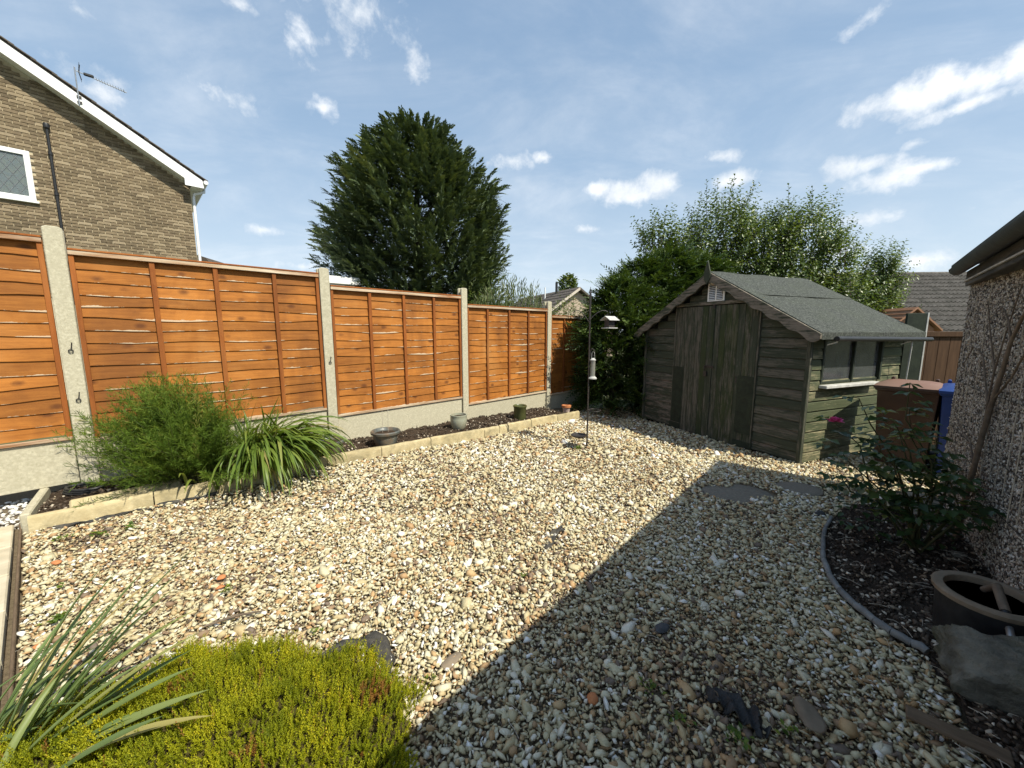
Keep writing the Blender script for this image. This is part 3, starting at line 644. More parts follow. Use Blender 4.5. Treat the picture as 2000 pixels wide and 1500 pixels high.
for k in range(19):
    z = .015+k*bh; zt = z+bh
    for a, b in ((.04, DX0-.015), (DX1+.015, SW-.04)) if z < DZ-.02 else ((.04, SW-.04),):
        lim = zt-.03
        if lim > EV-.06:
            x_lo = (lim+.06-EV)/(RG-EV)*SW/2; a = max(a, x_lo); b = min(b, SW-x_lo)
        if b-a < .12: continue
        board(b-a, M['shed_bare'] if ((k < 6 and a < 1) or (k < 1)) else M['shed_front'], 'board', fw, (a, .02, z))
# door leaves of upright planks
def door(x0, x1, mats, hinge_left):
    m_ = MB(); m_.lo((x0+.004, .012, .01), (x1-.004, .026, DZ-.01)); d = m_.build('door', M['shed_dark'], shed)
    n = 7; w = (x1-x0-.006)/n
    for k in range(n):
        p_ = MB(); p_.lo((x0+.003+k*w+.0015, -.008+random.uniform(-.001, .001), .0+random.uniform(-.004, .004)), (x0+.003+(k+1)*w-.0015, .0115, DZ-.008))
        o = p_.build('plank', mats[k % len(mats)], d, bevel=.0025)
    return d
dl = door(DX0, 1.285, [M['shed_door']]*5+[M['shed_door_green']]+[M['shed_door']], True)
dr = door(1.292, DX1, [M['shed_door'], M['shed_door_green'], M['shed_door_green'], M['shed_door_green'], M['shed_door'], M['shed_door_green'], M['shed_door']], False)
for (a, b, c_, d_, par) in ((DX0-.01, DX0+.175, .10, .93, dl), (DX1-.21, DX1+.004, .18, .90, dr), (DX0-.035, DX0+.17, .0, .09, dl), (DX1-.22, DX1+.03, .01, .085, dr)):
    m_ = MB(); m_.lo((a, -.0145, c_), (b, -.0085, d_)); m_.build('repair_board', M['shed_patch'], par, bevel=.002)
m_ = MB(); m_.lo((1.262, -.022, .02), (1.305, -.009, 1.08)); m_.build('cover_strip', M['shed_door'], dl, bevel=.003)
m_ = MB(); m_.lo((1.262, -.022, 1.083), (1.305, -.009, 1.74)); m_.build('cover_strip', M['shed_door_green'], dl, bevel=.003)
m_ = MB(); m_.lo((1.19, -.030, .955), (1.34, -.0225, .99)); m_.tube([(1.22, -.03, .972), (1.22, -.05, .972), (1.22, -.05, .92)], .008, 6); m_.lo((1.195, -.04, .84), (1.245, -.0225, .91)); m_.build('hasp_and_padlock', M['dark_metal'], dl, bevel=.002)
m_ = MB(); m_.lo((1.66, -.0125, .80), (1.675, -.009, .89)); m_.build('keyhole_plate', M['dark_metal'], dr)
m_ = MB(); m_.lo((1.27, -.026, DZ-.04), (1.305, -.010, DZ+.005)); m_.build('bolt', M['dark_metal'], dl)
m_ = MB(); m_.lo((DX0-.03, -.016, DZ+.004), (DX1+.03, .016, DZ+.05)); m_.build('door_header', M['shed_trim'], shed, bevel=.003)
for x in (DX0-.012, DX1+.012):
    m_ = MB(); m_.lo((x-.011, -.010, .01), (x+.011, .016, DZ)); m_.build('door_jamb', M['shed_trim_z'], shed, bevel=.002)
for x in (.02, SW-.02):
    m_ = MB(); m_.lo((x-.022, -.016, 0), (x+.022, .03, roof_z(x)-.04)); m_.build('corner_post', M['shed_trim_z'], shed, bevel=.003)
m_ = MB(); m_.lo((.05, .06, -.05), (SW-.05, SD_, .01)); m_.build('floor_base', M['shed_dark'], shed)
# right-hand side wall with window opening
WX0, WX1, WZ0, WZ1 = .22, 1.33, .88, 1.385
m_ = MB(); m_.lo((SW-.05, .03, 0), (SW-.03, WX0, EV-.03)); m_.lo((SW-.05, WX1, 0), (SW-.03, SD_, EV-.03)); m_.lo((SW-.05, WX0, 0), (SW-.03, WX1, WZ0)); m_.lo((SW-.05, WX0, WZ1), (SW-.03, WX1, EV-.03))
sw = m_.build('side_wall', M['shed_dark'], shed)
for k in range(13):
    z = .015+k*bh
    spans = ((.045, WX0-.01), (WX1+.03, SD_-.03)) if (z+bh*.6 > WZ0 and z < WZ1-.02) else ((.045, SD_-.03),)
    for a, b in spans:
        board(b-a, M['shed_side'], 'board', sw, (SW-.02, a, z), (0, 0, R(90)))
m_ = MB(); m_.lo((.0, .05, 0), (.02, SD_, EV-.03)); m_.lo((.02, SD_-.02, 0), (SW-.03, SD_, EV-.03)); m_.build('hidden_walls', M['shed_front'], shed)
m_ = MB(); m_.lo((SW-.034, WX0, WZ0), (SW-.004, WX0+.03, WZ1)); m_.lo((SW-.034, WX1-.035, WZ0), (SW+.012, WX1, WZ1)); m_.lo((SW-.034, .765, WZ0), (SW+.004, .79, WZ1)); m_.lo((SW-.034, WX0+.03, WZ1-.03), (SW-.006, WX1-.035, WZ1)); m_.lo((SW-.034, WX0+.03, WZ0), (SW-.006, WX1-.035, WZ0+.025))
wf = m_.build('window', M['shed_patch'], shed, bevel=.003)
for a, b in ((WX0+.03, .765), (.79, WX1-.035)):
    m_ = MB(); m_.lo((SW-.026, a, WZ0+.025), (SW-.022, b, WZ1-.03)); m_.build('pane', M['shed_glass'], wf)
m_ = MB(); m_.lo((SW-.01, WX0-.02, WZ0-.045), (SW+.07, 1.20, WZ0-.012)); m_.build('sill', M['feeder_grey'], wf, bevel=.004)
m_ = MB(); m_.lo((SW-.45, .4, .55), (SW-.36, 1.2, .97)); m_.lo((SW-.6, .5, .55), (SW-.5, .8, 1.12)); m_.tube([(SW-.2, .5, .6), (SW-.22, .62, 1.25)], .012, 6); m_.tube([(SW-.2, 1.0, .6), (SW-.25, .92, 1.2)], .010, 6)
m_.build('stored_clutter', M['feeder_grey'], shed)
# roof of felt in two slopes with a soft sag and turned-down edges
def roof_side(sgn):
    m_ = MB(); nx, ny = 8, 12; y0, y1 = -.10, SD_+.10; over = .13; xs = [SW/2+sgn*(SW/2+over)*k/nx for k in range(nx+1)]
    sl = (RG-EV)/(SW/2); top = []
    for th in (0, 1):
        for j in range(ny+1):
            y = y0+(y1-y0)*j/ny
            for k, x in enumerate(xs):
                z = RG+.02-abs(x-SW/2)*sl-.012*math.sin(math.pi*k/nx)*math.sin(math.pi*j/ny)+random.uniform(-.0025, .0025)+.006*math.sin(j*1.3+k*.4)
                m_.v.append((x, y, z-(.024 if th else 0)))
    N_ = (nx+1)*(ny+1); q = lambda th, j, k: th*N_+j*(nx+1)+k
    for j in range(ny):
        for k in range(nx):
            m_.f += [(q(0, j, k), q(0, j, k+1), q(0, j+1, k+1), q(0, j+1, k)), (q(1, j, k), q(1, j+1, k), q(1, j+1, k+1), q(1, j, k+1))]
    for j in range(ny): m_.f += [(q(0, j, 0), q(0, j+1, 0), q(1, j+1, 0), q(1, j, 0)), (q(0, j, nx), q(1, j, nx), q(1, j+1, nx), q(0, j+1, nx))]
    for k in range(nx): m_.f += [(q(0, 0, k), q(1, 0, k), q(1, 0, k+1), q(0, 0, k+1)), (q(0, ny, k), q(0, ny, k+1), q(1, ny, k+1), q(1, ny, k))]
    return m_
rf = roof_side(1).build('roof', M['felt'], shed, smooth=40)
roof_side(-1).build('roof_slope', M['felt'], rf, smooth=40)
xe = SW+.13; ze = RG+.02-(SW/2+.13)*(RG-EV)/(SW/2)
m_ = MB(); m_.lo((xe-.006, -.10, ze-.075), (xe+.008, SD_+.10, ze+.002)); m_.build('felt_drip_edge', M['felt'], rf, bevel=.004)
# felt overlap seam
m_ = MB(); sl = (RG-EV)/(SW/2)
m_.add([(SW/2+.55, -.10, RG+.028-.55*sl), (SW/2+.60, -.10, RG+.0215-.60*sl), (SW/2+.60, SD_+.1, RG+.0215-.60*sl), (SW/2+.55, SD_+.1, RG+.028-.55*sl), (SW/2+.55, -.10, RG+.010-.55*sl), (SW/2+.55, SD_+.1, RG+.010-.55*sl)], [(0, 1, 2, 3), (0, 3, 5, 4)])
m_.build('felt_lap', M['felt'], rf)
# scalloped bargeboards
def barge(sgn):
    m_ = MB(); n = 64; Lb = (SW/2+.14); pr = []
    for k in range(n+1):
        u = k/n; x = SW/2+sgn*u*Lb; zt = RG+.012-u*Lb*sl; w = .105+.011*math.cos(u*2*math.pi*6.5)
        if u > .94: w *= 1-((u-.94)/.06)**2*.55
        pr.append((x, zt, zt-w/math.cos(math.atan(sl))))
    for y in (-.130, -.104):
        for (x, a, b) in pr: m_.v += [(x, y, a), (x, y, b)]
    N_ = 2*(n+1)
    for k in range(n):
        a, b, c_, d_ = 2*k, 2*k+1, 2*k+3, 2*k+2
        m_.f += [(a, b, c_, d_), (N_+a, N_+d_, N_+c_, N_+b), (a, d_, N_+d_, N_+a), (b, N_+b, N_+c_, c_)]
    m_.f += [(0, N_, N_+1, 1), (2*n, 2*n+1, N_+2*n+1, N_+2*n)]
    o = m_.build('bargeboard', M['shed_trim'], shed, bevel=0); return o
barge(1); barge(-1)
m_ = MB(); m_.prism([(SW/2, RG+.16), (SW/2+.055, RG-.02), (SW/2+.035, RG-.10), (SW/2, RG-.15), (SW/2-.035, RG-.10), (SW/2-.055, RG-.02)], -.152, -.132); m_.build('finial', M['shed_trim_z'], shed, bevel=.003)
# white louvred vent in the gable
vx, vz = 1.29, 1.955
m_ = MB(); m_.lo((vx-.13, -.012, vz-.125), (vx+.13, .004, vz+.125)); v_ = m_.build('vent', M['upvc'], shed, bevel=.004)
for sx in (-1, 1):
    m_ = MB(); m_.lo((vx+sx*.058-.046, -.0135, vz-.10), (vx+sx*.058+.046, -.0125, vz+.10)); m_.build('vent_opening', M['shed_dark'], v_)
    for k in range(9):
        l_ = MB(); z = vz-.095+k*.0225; l_.add([(vx+sx*.058-.046, -.0145, z+.013), (vx+sx*.058+.046, -.0145, z+.013), (vx+sx*.058+.046, -.024, z), (vx+sx*.058-.046, -.024, z), (vx+sx*.058-.046, -.0145, z+.009), (vx+sx*.058+.046, -.0145, z+.009)], [(0, 1, 2, 3), (4, 3, 2, 5), (0, 3, 4), (1, 5, 2)]); l_.build('louvre', M['upvc'], v_)
# gutter along the right eave, bracket, thin downpipe
gx = xe+.035
m_ = MB(); m_.tube([(gx, .10, ze-.065), (gx, SD_+.16, ze-.085)], .026, 10); g = m_.build('gutter', M['black_plastic'], shed, smooth=40)
m_ = MB(); m_.tube([(gx-.10, .14, ze-.13), (gx-.02, .14, ze-.10), (gx, .14, ze-.055)], .007, 6); m_.tube([(gx-.10, 1.55, ze-.14), (gx-.01, 1.55, ze-.10)], .007, 6); m_.build('gutter_bracket', M['upvc'], g, smooth=40)
m_ = MB(); m_.tube([(gx-.03, 1.62, ze-.09), (gx-.05, 1.62, .5), (gx-.05, 1.62, .05)], .008, 6); m_.build('downpipe', M['feeder_grey'], g, smooth=40)

# ============================================================ garage on the right
ga = math.atan2(GT.y, GT.x)      # local x runs towards the far corner
gar = empty('garage', (GW.x, GW.y, 0), ga, 'pebbledash garage wall with a dark gutter along the right edge', 'garage')
GL, GH = 5.2, 1.80
m_ = MB(); y1 = -SKEW*GL; m_.add([(-GL, -2.6, -.3), (0, -2.6, -.3), (0, 0, -.3), (-GL, y1, -.3), (-GL, -2.6, GH), (0, -2.6, GH), (0, 0, GH), (-GL, y1, GH)], [(0, 1, 2, 3), (4, 7, 6, 5), (0, 4, 5, 1), (1, 5, 6, 2), (2, 6, 7, 3), (3, 7, 4, 0)]); m_.build('wall', M['pebble'], gar)
for k in range(9):
    x = -.02-k*.61
    m_ = MB(); m_.lo((x-.004, -.012, -.1), (x+.004, .0015, GH-.01)); 
m_ = MB(); m_.lo((-GL, -.34, GH-.085), (-.005, .032, GH+.03)); m_.build('fascia', M['garage_fascia'], gar, bevel=.004)
m_ = MB(); m_.lo((-GL, .034, GH-.055), (-.02, .044, GH-.045)); m_.build('fascia_strip', M['feeder_grey'], gar)
# gutter: open half-round trough with thickness
m_ = MB(); prof = []
for r in (.047, .041):
    a_ = [(math.cos(q)*r, math.sin(q)*r) for q in np.linspace(math.pi, 2*math.pi, 9)]; prof += a_ if r > .044 else a_[::-1]
prof = [(.082+y, GH+.052+z) for y, z in prof]
for x in (-GL, .03): m_.v += [(x, y, z) for y, z in prof]
n_ = len(prof)
m_.f += [(k, (k+1) % n_, n_+(k+1) % n_, n_+k) for k in range(n_)]+[tuple(range(n_))[::-1], tuple(range(n_, 2*n_))]
m_.build('gutter', M['garage_trim'], gar, smooth=35)
m_ = MB(); m_.prism([(0, 0), (0, 0), (0, 0)], 0, 0) if False else None
m_.v = []; m_.f = []
m_.add([(-GL, .115, GH+.055), (.035, .115, GH+.055), (.035, -1.3, GH+.32), (-GL, -1.3, GH+.32), (-GL, -2.75, GH+.05), (.035, -2.75, GH+.05),
        (-GL, .115, GH+.085), (.035, .115, GH+.085), (.035, -1.3, GH+.36), (-GL, -1.3, GH+.36), (-GL, -2.75, GH+.09), (.035, -2.75, GH+.09)],
       [(0, 1, 2, 3), (3, 2, 5, 4), (6, 9, 8, 7), (9, 10, 11, 8), (0, 6, 7, 1), (4, 5, 11, 10), (1, 7, 8, 2), (2, 8, 11, 5), (0, 3, 9, 6), (3, 4, 10, 9)])
m_.build('roof', M['garage_trim'], gar)
m_ = MB(); m_.prism([(0, 0), (.01, 0), (.01, .01)], 0, .01)
m_ = MB(); m_.v = []; m_.f = []; m_.add([(-.01, -.02, GH), (-.01, -1.3, GH+.31), (-.01, -2.58, GH), (-.04, -.02, GH), (-.04, -1.3, GH+.31), (-.04, -2.58, GH)], [(0, 1, 2), (3, 5, 4), (0, 3, 4, 1), (1, 4, 5, 2), (0, 2, 5, 3)]); m_.build('gable_end', M['garage_fascia'], gar)
m_ = MB(); m_.lo((-.9, .002, -.25), (.08, .22, -.025)); m_.lo((-2.2, -.12, -.25), (-.905, .06, -.03)); m_.build('concrete_footing', M['concrete_disc'], gar, bevel=.01)
n_ = 15000; kk = rng.uniform(.0, 1, n_)**.8*2.35; zz = rng.uniform(-.06, GH-.09, n_)
PB = np.stack([-kk, np.full(n_, .002), zz], -1); V, F, nf = stones(np.stack([PB[:, 0], PB[:, 2], np.zeros(n_)], -1), rng.uniform(.0055, .0105, n_), 1, flat=(.5, .8), tilt=.3)
V = np.stack([V[:, 0], V[:, 2]+.002+SKEW*V[:, 0], V[:, 1]], -1); F = F[:, ::-1]
tag(link('dash_pebbles', np_mesh('dash_pebbles', V, F, gravel_mat('dash_pebbles', [(0, (.035, .032, .030)), (.25, (.16, .14, .12)), (.5, (.40, .36, .30)), (.75, (.60, .56, .50)), (.93, (.78, .75, .70)), (1, (.40, .27, .20))]), np.repeat(rng.random(n_), nf)), gar), kind='stuff')
# pale support canes and wires on the wall
def wall_xyz(k, off, z): p = wall_pt(k, off, z); return (p.x, p.y, p.z)
cane_k = [.16, .30, .42, .62, .86, 1.02, 1.18, 1.30, 1.42, 1.55, 1.67]
cw = ['nearest the wall\'s far corner', 'second from the far corner', 'third from the far corner', 'fourth from the far corner', 'fifth from the far corner', 'sixth from the far corner', 'just left of the bare climber stem', 'just right of the bare climber stem', 'ninth from the far corner', 'tenth from the far corner', 'nearest the right edge of the photo']
for i, k in enumerate(cane_k):
    top = random.uniform(1.25, 1.68) if i != 6 else 1.0; bot = random.uniform(.25, .5); n = 7
    pts = [wall_xyz(k+random.uniform(-.008, .008), .014, bot+(top-bot)*j/(n-1)) for j in range(n)]
    m_ = MB(); m_.tube(pts, random.uniform(.0018, .0030), 5)
    tag(m_.build('support_cane', M['dry_stem'], smooth=60), 'thin pale upright cane on the pebbledash wall, '+cw[i], 'cane', 'canes on the garage wall')
for i, (z, dsc) in enumerate(((.36, 'low'), (.62, 'middle'), (.98, 'upper'))):
    m_ = MB(); m_.tube([wall_xyz(.12, .02, z), wall_xyz(.8, .022, z-.015), wall_xyz(1.9, .02, z+.01)], .0022, 5); tag(m_.build('support_wire', M['dark_metal']), dsc+' thin wire stretched across the pebbledash wall', 'wire', 'wires on the garage wall')
# bare climber
cl = empty('climber', wall_xyz(.93, .05, -.03), 0, 'bare brown climber stem leaning up the pebbledash wall', 'climber'); c0 = Vector(cl.location)
def rel(pts, o): return [tuple(Vector(p)-o) for p in pts]
trunk = [(.95, .055, -.03), (.97, .05, .25), (1.00, .04, .50), (1.03, .035, .72), (1.09, .03, .95), (1.16, .03, 1.12), (1.22, .03, 1.30), (1.33, .03, 1.44), (1.5, .03, 1.5)]
m_ = MB(); m_.tube(rel([wall_xyz(*p) for p in trunk], c0), [.017, .015, .014, .014, .013, .011, .009, .008, .006], 9); m_.build('stem', M['stem_brown'], cl, smooth=60)
for br in ([(1.03, .035, .72), (1.00, .03, .92), (1.02, .028, 1.12), (1.08, .025, 1.32), (1.14, .02, 1.5), (1.2, .02, 1.62)], [(1.22, .03, 1.30), (1.10, .025, 1.42), (.95, .02, 1.50), (.8, .02, 1.48)], [(1.09, .03, .95), (1.3, .025, 1.1), (1.5, .02, 1.35), (1.7, .02, 1.42)], [(1.0, .04, .5), (.75, .025, .62), (.5, .02, .64), (.3, .02, .7)], [(.97, .05, .25), (1.15, .03, .42), (1.4, .02, .48)], [(1.0, .03, .92), (.7, .02, 1.2), (.45, .02, 1.25), (.25, .02, 1.1)], [(1.02, .028, 1.12), (.8, .02, 1.32), (.62, .02, 1.55)], [(.97, .05, .3), (.8, .03, .36), (.55, .02, .40), (.35, .02, .5)]):
    m_ = MB(); m_.tube(rel([wall_xyz(*p) for p in br], c0), [.006-.0035*j/(len(br)-1) for j in range(len(br))], 6); m_.build('branch', M['stem_brown'], cl, smooth=60)
c_ = Cloud(); P = []; D = []
for _ in range(46):
    p = wall_xyz(random.choice((random.uniform(.3, 1.0), random.uniform(.4, .75))), random.uniform(.02, .07), random.choice((random.uniform(.2, .55), random.uniform(.25, .4)))); P.append(Vector(p)-c0); D.append((random.uniform(-1, 1)-.3, random.uniform(-1, 1), random.uniform(-.6, .3)))
c_.leaves(np.array(P), np.array(D), np.array([[0, 0, 1.]]*len(P))+rng.normal(0, .3, (len(P), 3)), rng.uniform(.03, .085, len(P)), rng.uniform(.015, .035, len(P)), rng.uniform(0, .6, len(P)))
link('foliage', c_.mesh('foliage', M['rose_leaf']), cl)

# ============================================================ brick house on the left
HP = FN*-14.6
house = empty('brick_house', HP, FA, 'two-storey buff brick house with white bargeboards, left of the conifer', 'house')
HE = 1.60; RS = math.tan(R(32.0)); RX = -3.6            # right corner, roof slope, ridge position (local x)
def verge(x): return 5.62-(x-1.85)*RS if x > RX else 5.62-(RX-1.85)*RS-(RX-x)*RS
m_ = MB(); zr = verge(RX)-.30
m_.prism([(-8.8, -.4), (HE, -.4), (HE, verge(HE)-.30), (RX, zr), (-8.8, verge(-8.8)-.30)], .02, 9.0)
hw = m_.build('wall', M['mortar'], house)
BL, BHt, J = .225, .075, .013
brm = MB(); brm.box((0, 0, 0), (BL-J, .03, BHt-J)); BM = brm.mesh('brick', M['brick'], bevel=.0025)
brh = MB(); brh.box((0, 0, 0), (BL/2-J, .03, BHt-J)); BMh = brh.mesh('brick', M['brick'], bevel=.0025)
bricks = []
for row in range(-2, 125):
    z = row*BHt+BHt/2; x = HE-(BL if row % 2 else BL/2); first = True
    xs = []
    if row % 2 == 0: xs.append((HE-BL/4, True))
    x = HE-(BL/2 if row % 2 else BL)
    while x > -6.6: xs.append((x if row % 2 else x, False)); x -= BL
    for (bx, half) in xs:
        hb = BL/4 if half else BL/2
        if z+BHt/2 > verge(bx+hb)-.27: continue
        if bx-hb > -2.59 and bx+hb < -1.265+.09 and z+.03 > 4.36 and z-.03 < 5.46 and z-.03 > 4.30: continue
        if z < 2.2: continue
        bricks.append((bx, z, half))
def vis(b):
    p = HP+FT*b[0]+Vector((0, 0, b[1])); q = p-cam.location; f = Vector((0, math.cos(R(7.8)), -math.sin(R(7.8)))); d = q.dot(f); u = 753*q.x/d+1000
    return (0 if 0 < u < 2000 and b[1] > 3.4 else 1, q.length)
bricks.sort(key=vis)
for b in bricks[:300]:
    link('brick', BMh if b[2] else BM, hw, loc=(b[0], .012+random.uniform(-.002, .002), b[1]))
m_ = MB()
for b in bricks[300:]: m_.box((b[0], .012+random.uniform(-.002, .002), b[1]), ((BL/2 if b[2] else BL)-J, .03, BHt-J))
tag(m_.build('brickwork', M['brick'], hw), kind='stuff')
# bargeboard, soffit, eaves box
def verge_strip(x0, x1, y0, y1, zo0, zo1, mat, name, par):
    m_ = MB(); m_.prism([(x0, verge(x0)+zo0), (x1, verge(x1)+zo0), (x1, verge(x1)+zo1), (x0, verge(x0)+zo1)], y0, y1); return m_.build(name, mat, par)
OV = -.30
bb = verge_strip(RX, 1.47, OV-.02, OV, -.34, -.075, M['upvc'], 'bargeboard', house)
verge_strip(RX, 1.47, OV+.001, .018, -.34, -.325, M['upvc'], 'soffit', bb)
m_ = MB(); m_.prism([(1.47, verge(1.47)-.075), (1.85, verge(1.85)-.075), (1.88, 5.34), (1.47, 5.34)], OV-.024, OV-.001); m_.build('eaves_end', M['upvc'], bb)
m_ = MB(); m_.lo((HE+.005, OV, 5.335), (1.84, 9.0, 5.36)); m_.lo((1.84, OV-.02, 5.335), (1.862, 9.0, 5.53)); m_.build('eaves_soffit', M['upvc'], house)
m_ = MB(); m_.tube([(1.93, OV-.05, 5.50), (1.93, 9.0, 5.50)], .055, 10); gt = m_.build('gutter', M['upvc'], house, smooth=40)
m_ = MB(); m_.tube([(1.93, .12, 5.45), (1.93, .12, 5.36), (1.68, .06, 5.22), (1.66, .05, 5.1), (1.66, .05, -.3)], .036, 10); m_.build('downpipe', M['upvc'], gt, smooth=40)
# roof with verge tiles
m_ = MB(); m_.prism([(RX, verge(RX)-.06), (1.93, verge(1.93)-.06), (1.93, verge(1.93)-.025), (RX, verge(RX)-.025)], OV+.01, 9.0); hr = m_.build('roof', M['dark_tile'], house)
m_ = MB(); m_.prism([(-9.1, verge(-9.1)-.06), (RX-.001, verge(RX)-.06), (RX-.001, verge(RX)-.025), (-9.1, verge(-9.1)-.025)], OV+.01, 9.0); m_.build('roof_slope', M['dark_tile'], hr)
tm = MB(); tl = .42; tm.box((0, 0, 0), (tl, .33, .026)); TM = tm.mesh('roof_tile', M['dark_tile'], bevel=.004)
k = 0; x = 1.80
while x > RX+.1:
    for col in range(3): link('roof_tile', TM, hr, loc=(x, OV+.13+col*.335, verge(x)+.005+random.uniform(-.003, .003)), rot=(0, R(32-2.6), 0))
    x -= .29
# window with diamond leaded glass
m_ = MB(); X0, X1, Z0, Z1 = -2.50, -1.26, 4.36, 5.46; fwid = .10
m_.lo((X0, -.02, Z0), (X0+fwid, .05, Z1)); m_.lo((X1-fwid, -.02, Z0), (X1, .05, Z1)); m_.lo((X0+fwid, -.02, Z1-fwid), (X1-fwid, .05, Z1)); m_.lo((X0+fwid, -.02, Z0), (X1-fwid, .05, Z0+fwid)); m_.lo((-1.93, -.02, Z0+fwid), (-1.86, .05, Z1-fwid))
wn_ = m_.build('window', M['upvc'], house, bevel=.006)
m_ = MB(); m_.lo((X0-.03, -.07, Z0-.045), (X1+.04, .04, Z0-.004)); m_.build('sill', M['upvc'], wn_, bevel=.006)
for a, b in ((X0+fwid, -1.93), (-1.86, X1-fwid)):
    m_ = MB(); m_.lo((a, .012, Z0+fwid), (b, .018, Z1-fwid)); m_.build('pane', M['house_glass'], wn_)
    m_ = MB(); w_, h_ = b-a, Z1-Z0-2*fwid; stp = .155
    for sg in (1, -1):
        c = -h_
        while c < w_+h_:
            # line x = c + sg*t*0.62 ; clip to the pane
            pts = []
            for t in np.linspace(0, h_, 60):
                xx = c+(t if sg > 0 else h_-t)*.62
                if 0 <= xx <= w_: pts.append((a+xx, .0095, Z0+fwid+t))
            if len(pts) > 2:
                p, q = Vector(pts[0]), Vector(pts[-1]); d = (q-p); L_ = d.length; ang = math.atan2(d.z, d.x)
                m_.box((p+q)/2, (L_, .002, .010), Matrix.Rotation(-ang, 3, 'Y'))
            c += stp
    tag(m_.build('lead_lattice', M['lead'], wn_), kind='stuff')
m_ = MB(); n_ = 40
for j in range(n_+1):
    x = X0+.1+(X1-X0-.2)*j/n_; m_.v += [(x, .12+.018*math.sin(j*1.9), Z0+.1), (x, .12+.018*math.sin(j*1.9), Z1-.33)]
m_.f = [(2*j, 2*j+2, 2*j+3, 2*j+1) for j in range(n_)]; m_.build('net_curtain', M['curtain'], wn_)
# soil vent pipe
m_ = MB(); m_.tube([(-.93, -.05, 2.0), (-.93, -.05, 6.06)], .028, 10); vp = m_.build('vent_pipe', M['black_plastic'], house, smooth=40)
m_ = MB(); m_.lathe([(.03, -.07), (.055, -.05), (.06, .02), (.05, .05), (.02, .06)], 12, (-.93, -.05, 6.11)); m_.build('pipe_cowl', M['black_plastic'], vp, smooth=40)
for z in (3.6, 4.6, 5.5):
    m_ = MB(); m_.lathe([(.029, -.03), (.04, -.03), (.04, .03), (.029, .03)], 12, (-.93, -.05, z)); m_.lo((-.955, -.05, z-.012), (-.905, .0, z+.012)); m_.build('pipe_clip', M['black_plastic'], vp, smooth=40)
# television aerial fixed to the bargeboard
ax = -.335; a0 = HP+FT*ax+FN*.34
aer = empty('tv_aerial', (a0.x, a0.y, 6.70), FA, 'grey television aerial clamped to the white bargeboard', 'aerial')
m_ = MB(); m_.tube([(0, 0, -.02), (0, 0, .78)], .013, 8); m_.build('mast', M['grey_metal'], aer, smooth=40)
m_ = MB(); m_.lo((-.03, .0, .0), (.05, .035, .05)); m_.lo((-.03, .0, .12), (.05, .035, .17)); m_.build('bracket', M['dark_metal'], aer)
m_ = MB(); m_.tube([(.02, -.02, .70), (.85, -.10, .52)], .009, 6); bm_ = m_.build('boom', M['grey_metal'], aer)
for k in range(12):
    f = .33+.055*k; p = Vector((.02, -.02, .70)).lerp(Vector((.85, -.10, .52)), f+.06 if f < .9 else f); m_ = MB(); m_.tube([(p.x-.01, p.y-.09, p.z+.01), (p.x+.01, p.y+.09, p.z+.012)], .0045, 5); m_.build('element', M['grey_metal'], bm_)
m_ = MB(); m_.box((.22, -.04, .675), (.17, .06, .06)); m_.build('dipole_box', M['black_plastic'], aer, bevel=.015)
for sz in (1, -1):
    m_ = MB(); m_.tube([(.06, -.02, .69), (.06+.03, -.03, .69+sz*.16)], .010, 6)
    for k in range(4): m_.tube([(.07+.01*k*.5, -.16, .69+sz*(.05+.035*k)), (.07+.01*k*.5, .10, .69+sz*(.05+.035*k))], .004, 5)
    m_.build('reflector', M['dark_metal'], aer)
# white flat roof edge peeping over the fence, and a ridge end further off
m_ = MB(); m_.lo((-.9, -.6, 2.42), (.5, 2.5, 2.58)); m_.lo((-.8, -.5, -.4), (.4, 2.3, 2.42))
p = Vector((-4.3, 9.3, 0)); tag(m_.build('flat_roof_extension', M['upvc'], loc=p, rot=(0, 0, FA)), 'white flat roofed extension edge just above the fence left of the conifer', 'extension')
m_ = MB(); m_.prism([(-1.2, 2.0), (1.2, 2.0), (.25, 3.42), (0, 3.5), (-.25, 3.42)], -2, 3); m_.lo((-1.1, -1.9, -.9), (1.1, 2.9, 2.0)); p = Vector((-9.95, 14.1, .17)); tag(m_.build('outbuilding', M['dark_tile'], loc=p, rot=(0, 0, R(10))), 'brown roof tip barely showing above the fence right of the brick house', 'outbuilding')

# ============================================================ bungalow roof behind, right
bun = empty('bungalow', (9.6+7.4, 17, -1), R(-3.5), 'bungalow with grey pantile roof beyond the garage corner', 'house')
PITCH = R(31); RZ = 4.80                 # ridge height over its own base (base z -1)
m_ = MB(); m_.lo((-4.5, -3.9, 0), (9, 3.9, 2.3)); m_.build('wall', M['cream'], bun)
m_ = MB(); hw_ = 5.6; m_.v = []; m_.prism([(-hw_, RZ-hw_*math.tan(PITCH)-.06), (0, RZ-.06), (hw_, RZ-hw_*math.tan(PITCH)-.06), (hw_, RZ-hw_*math.tan(PITCH)-.12), (0, RZ-.14), (-hw_, RZ-hw_*math.tan(PITCH)-.12)], -9.4, 4.9)
br_ = m_.build('roof', M['roof_tile'], bun, rot=(0, 0, R(90)))
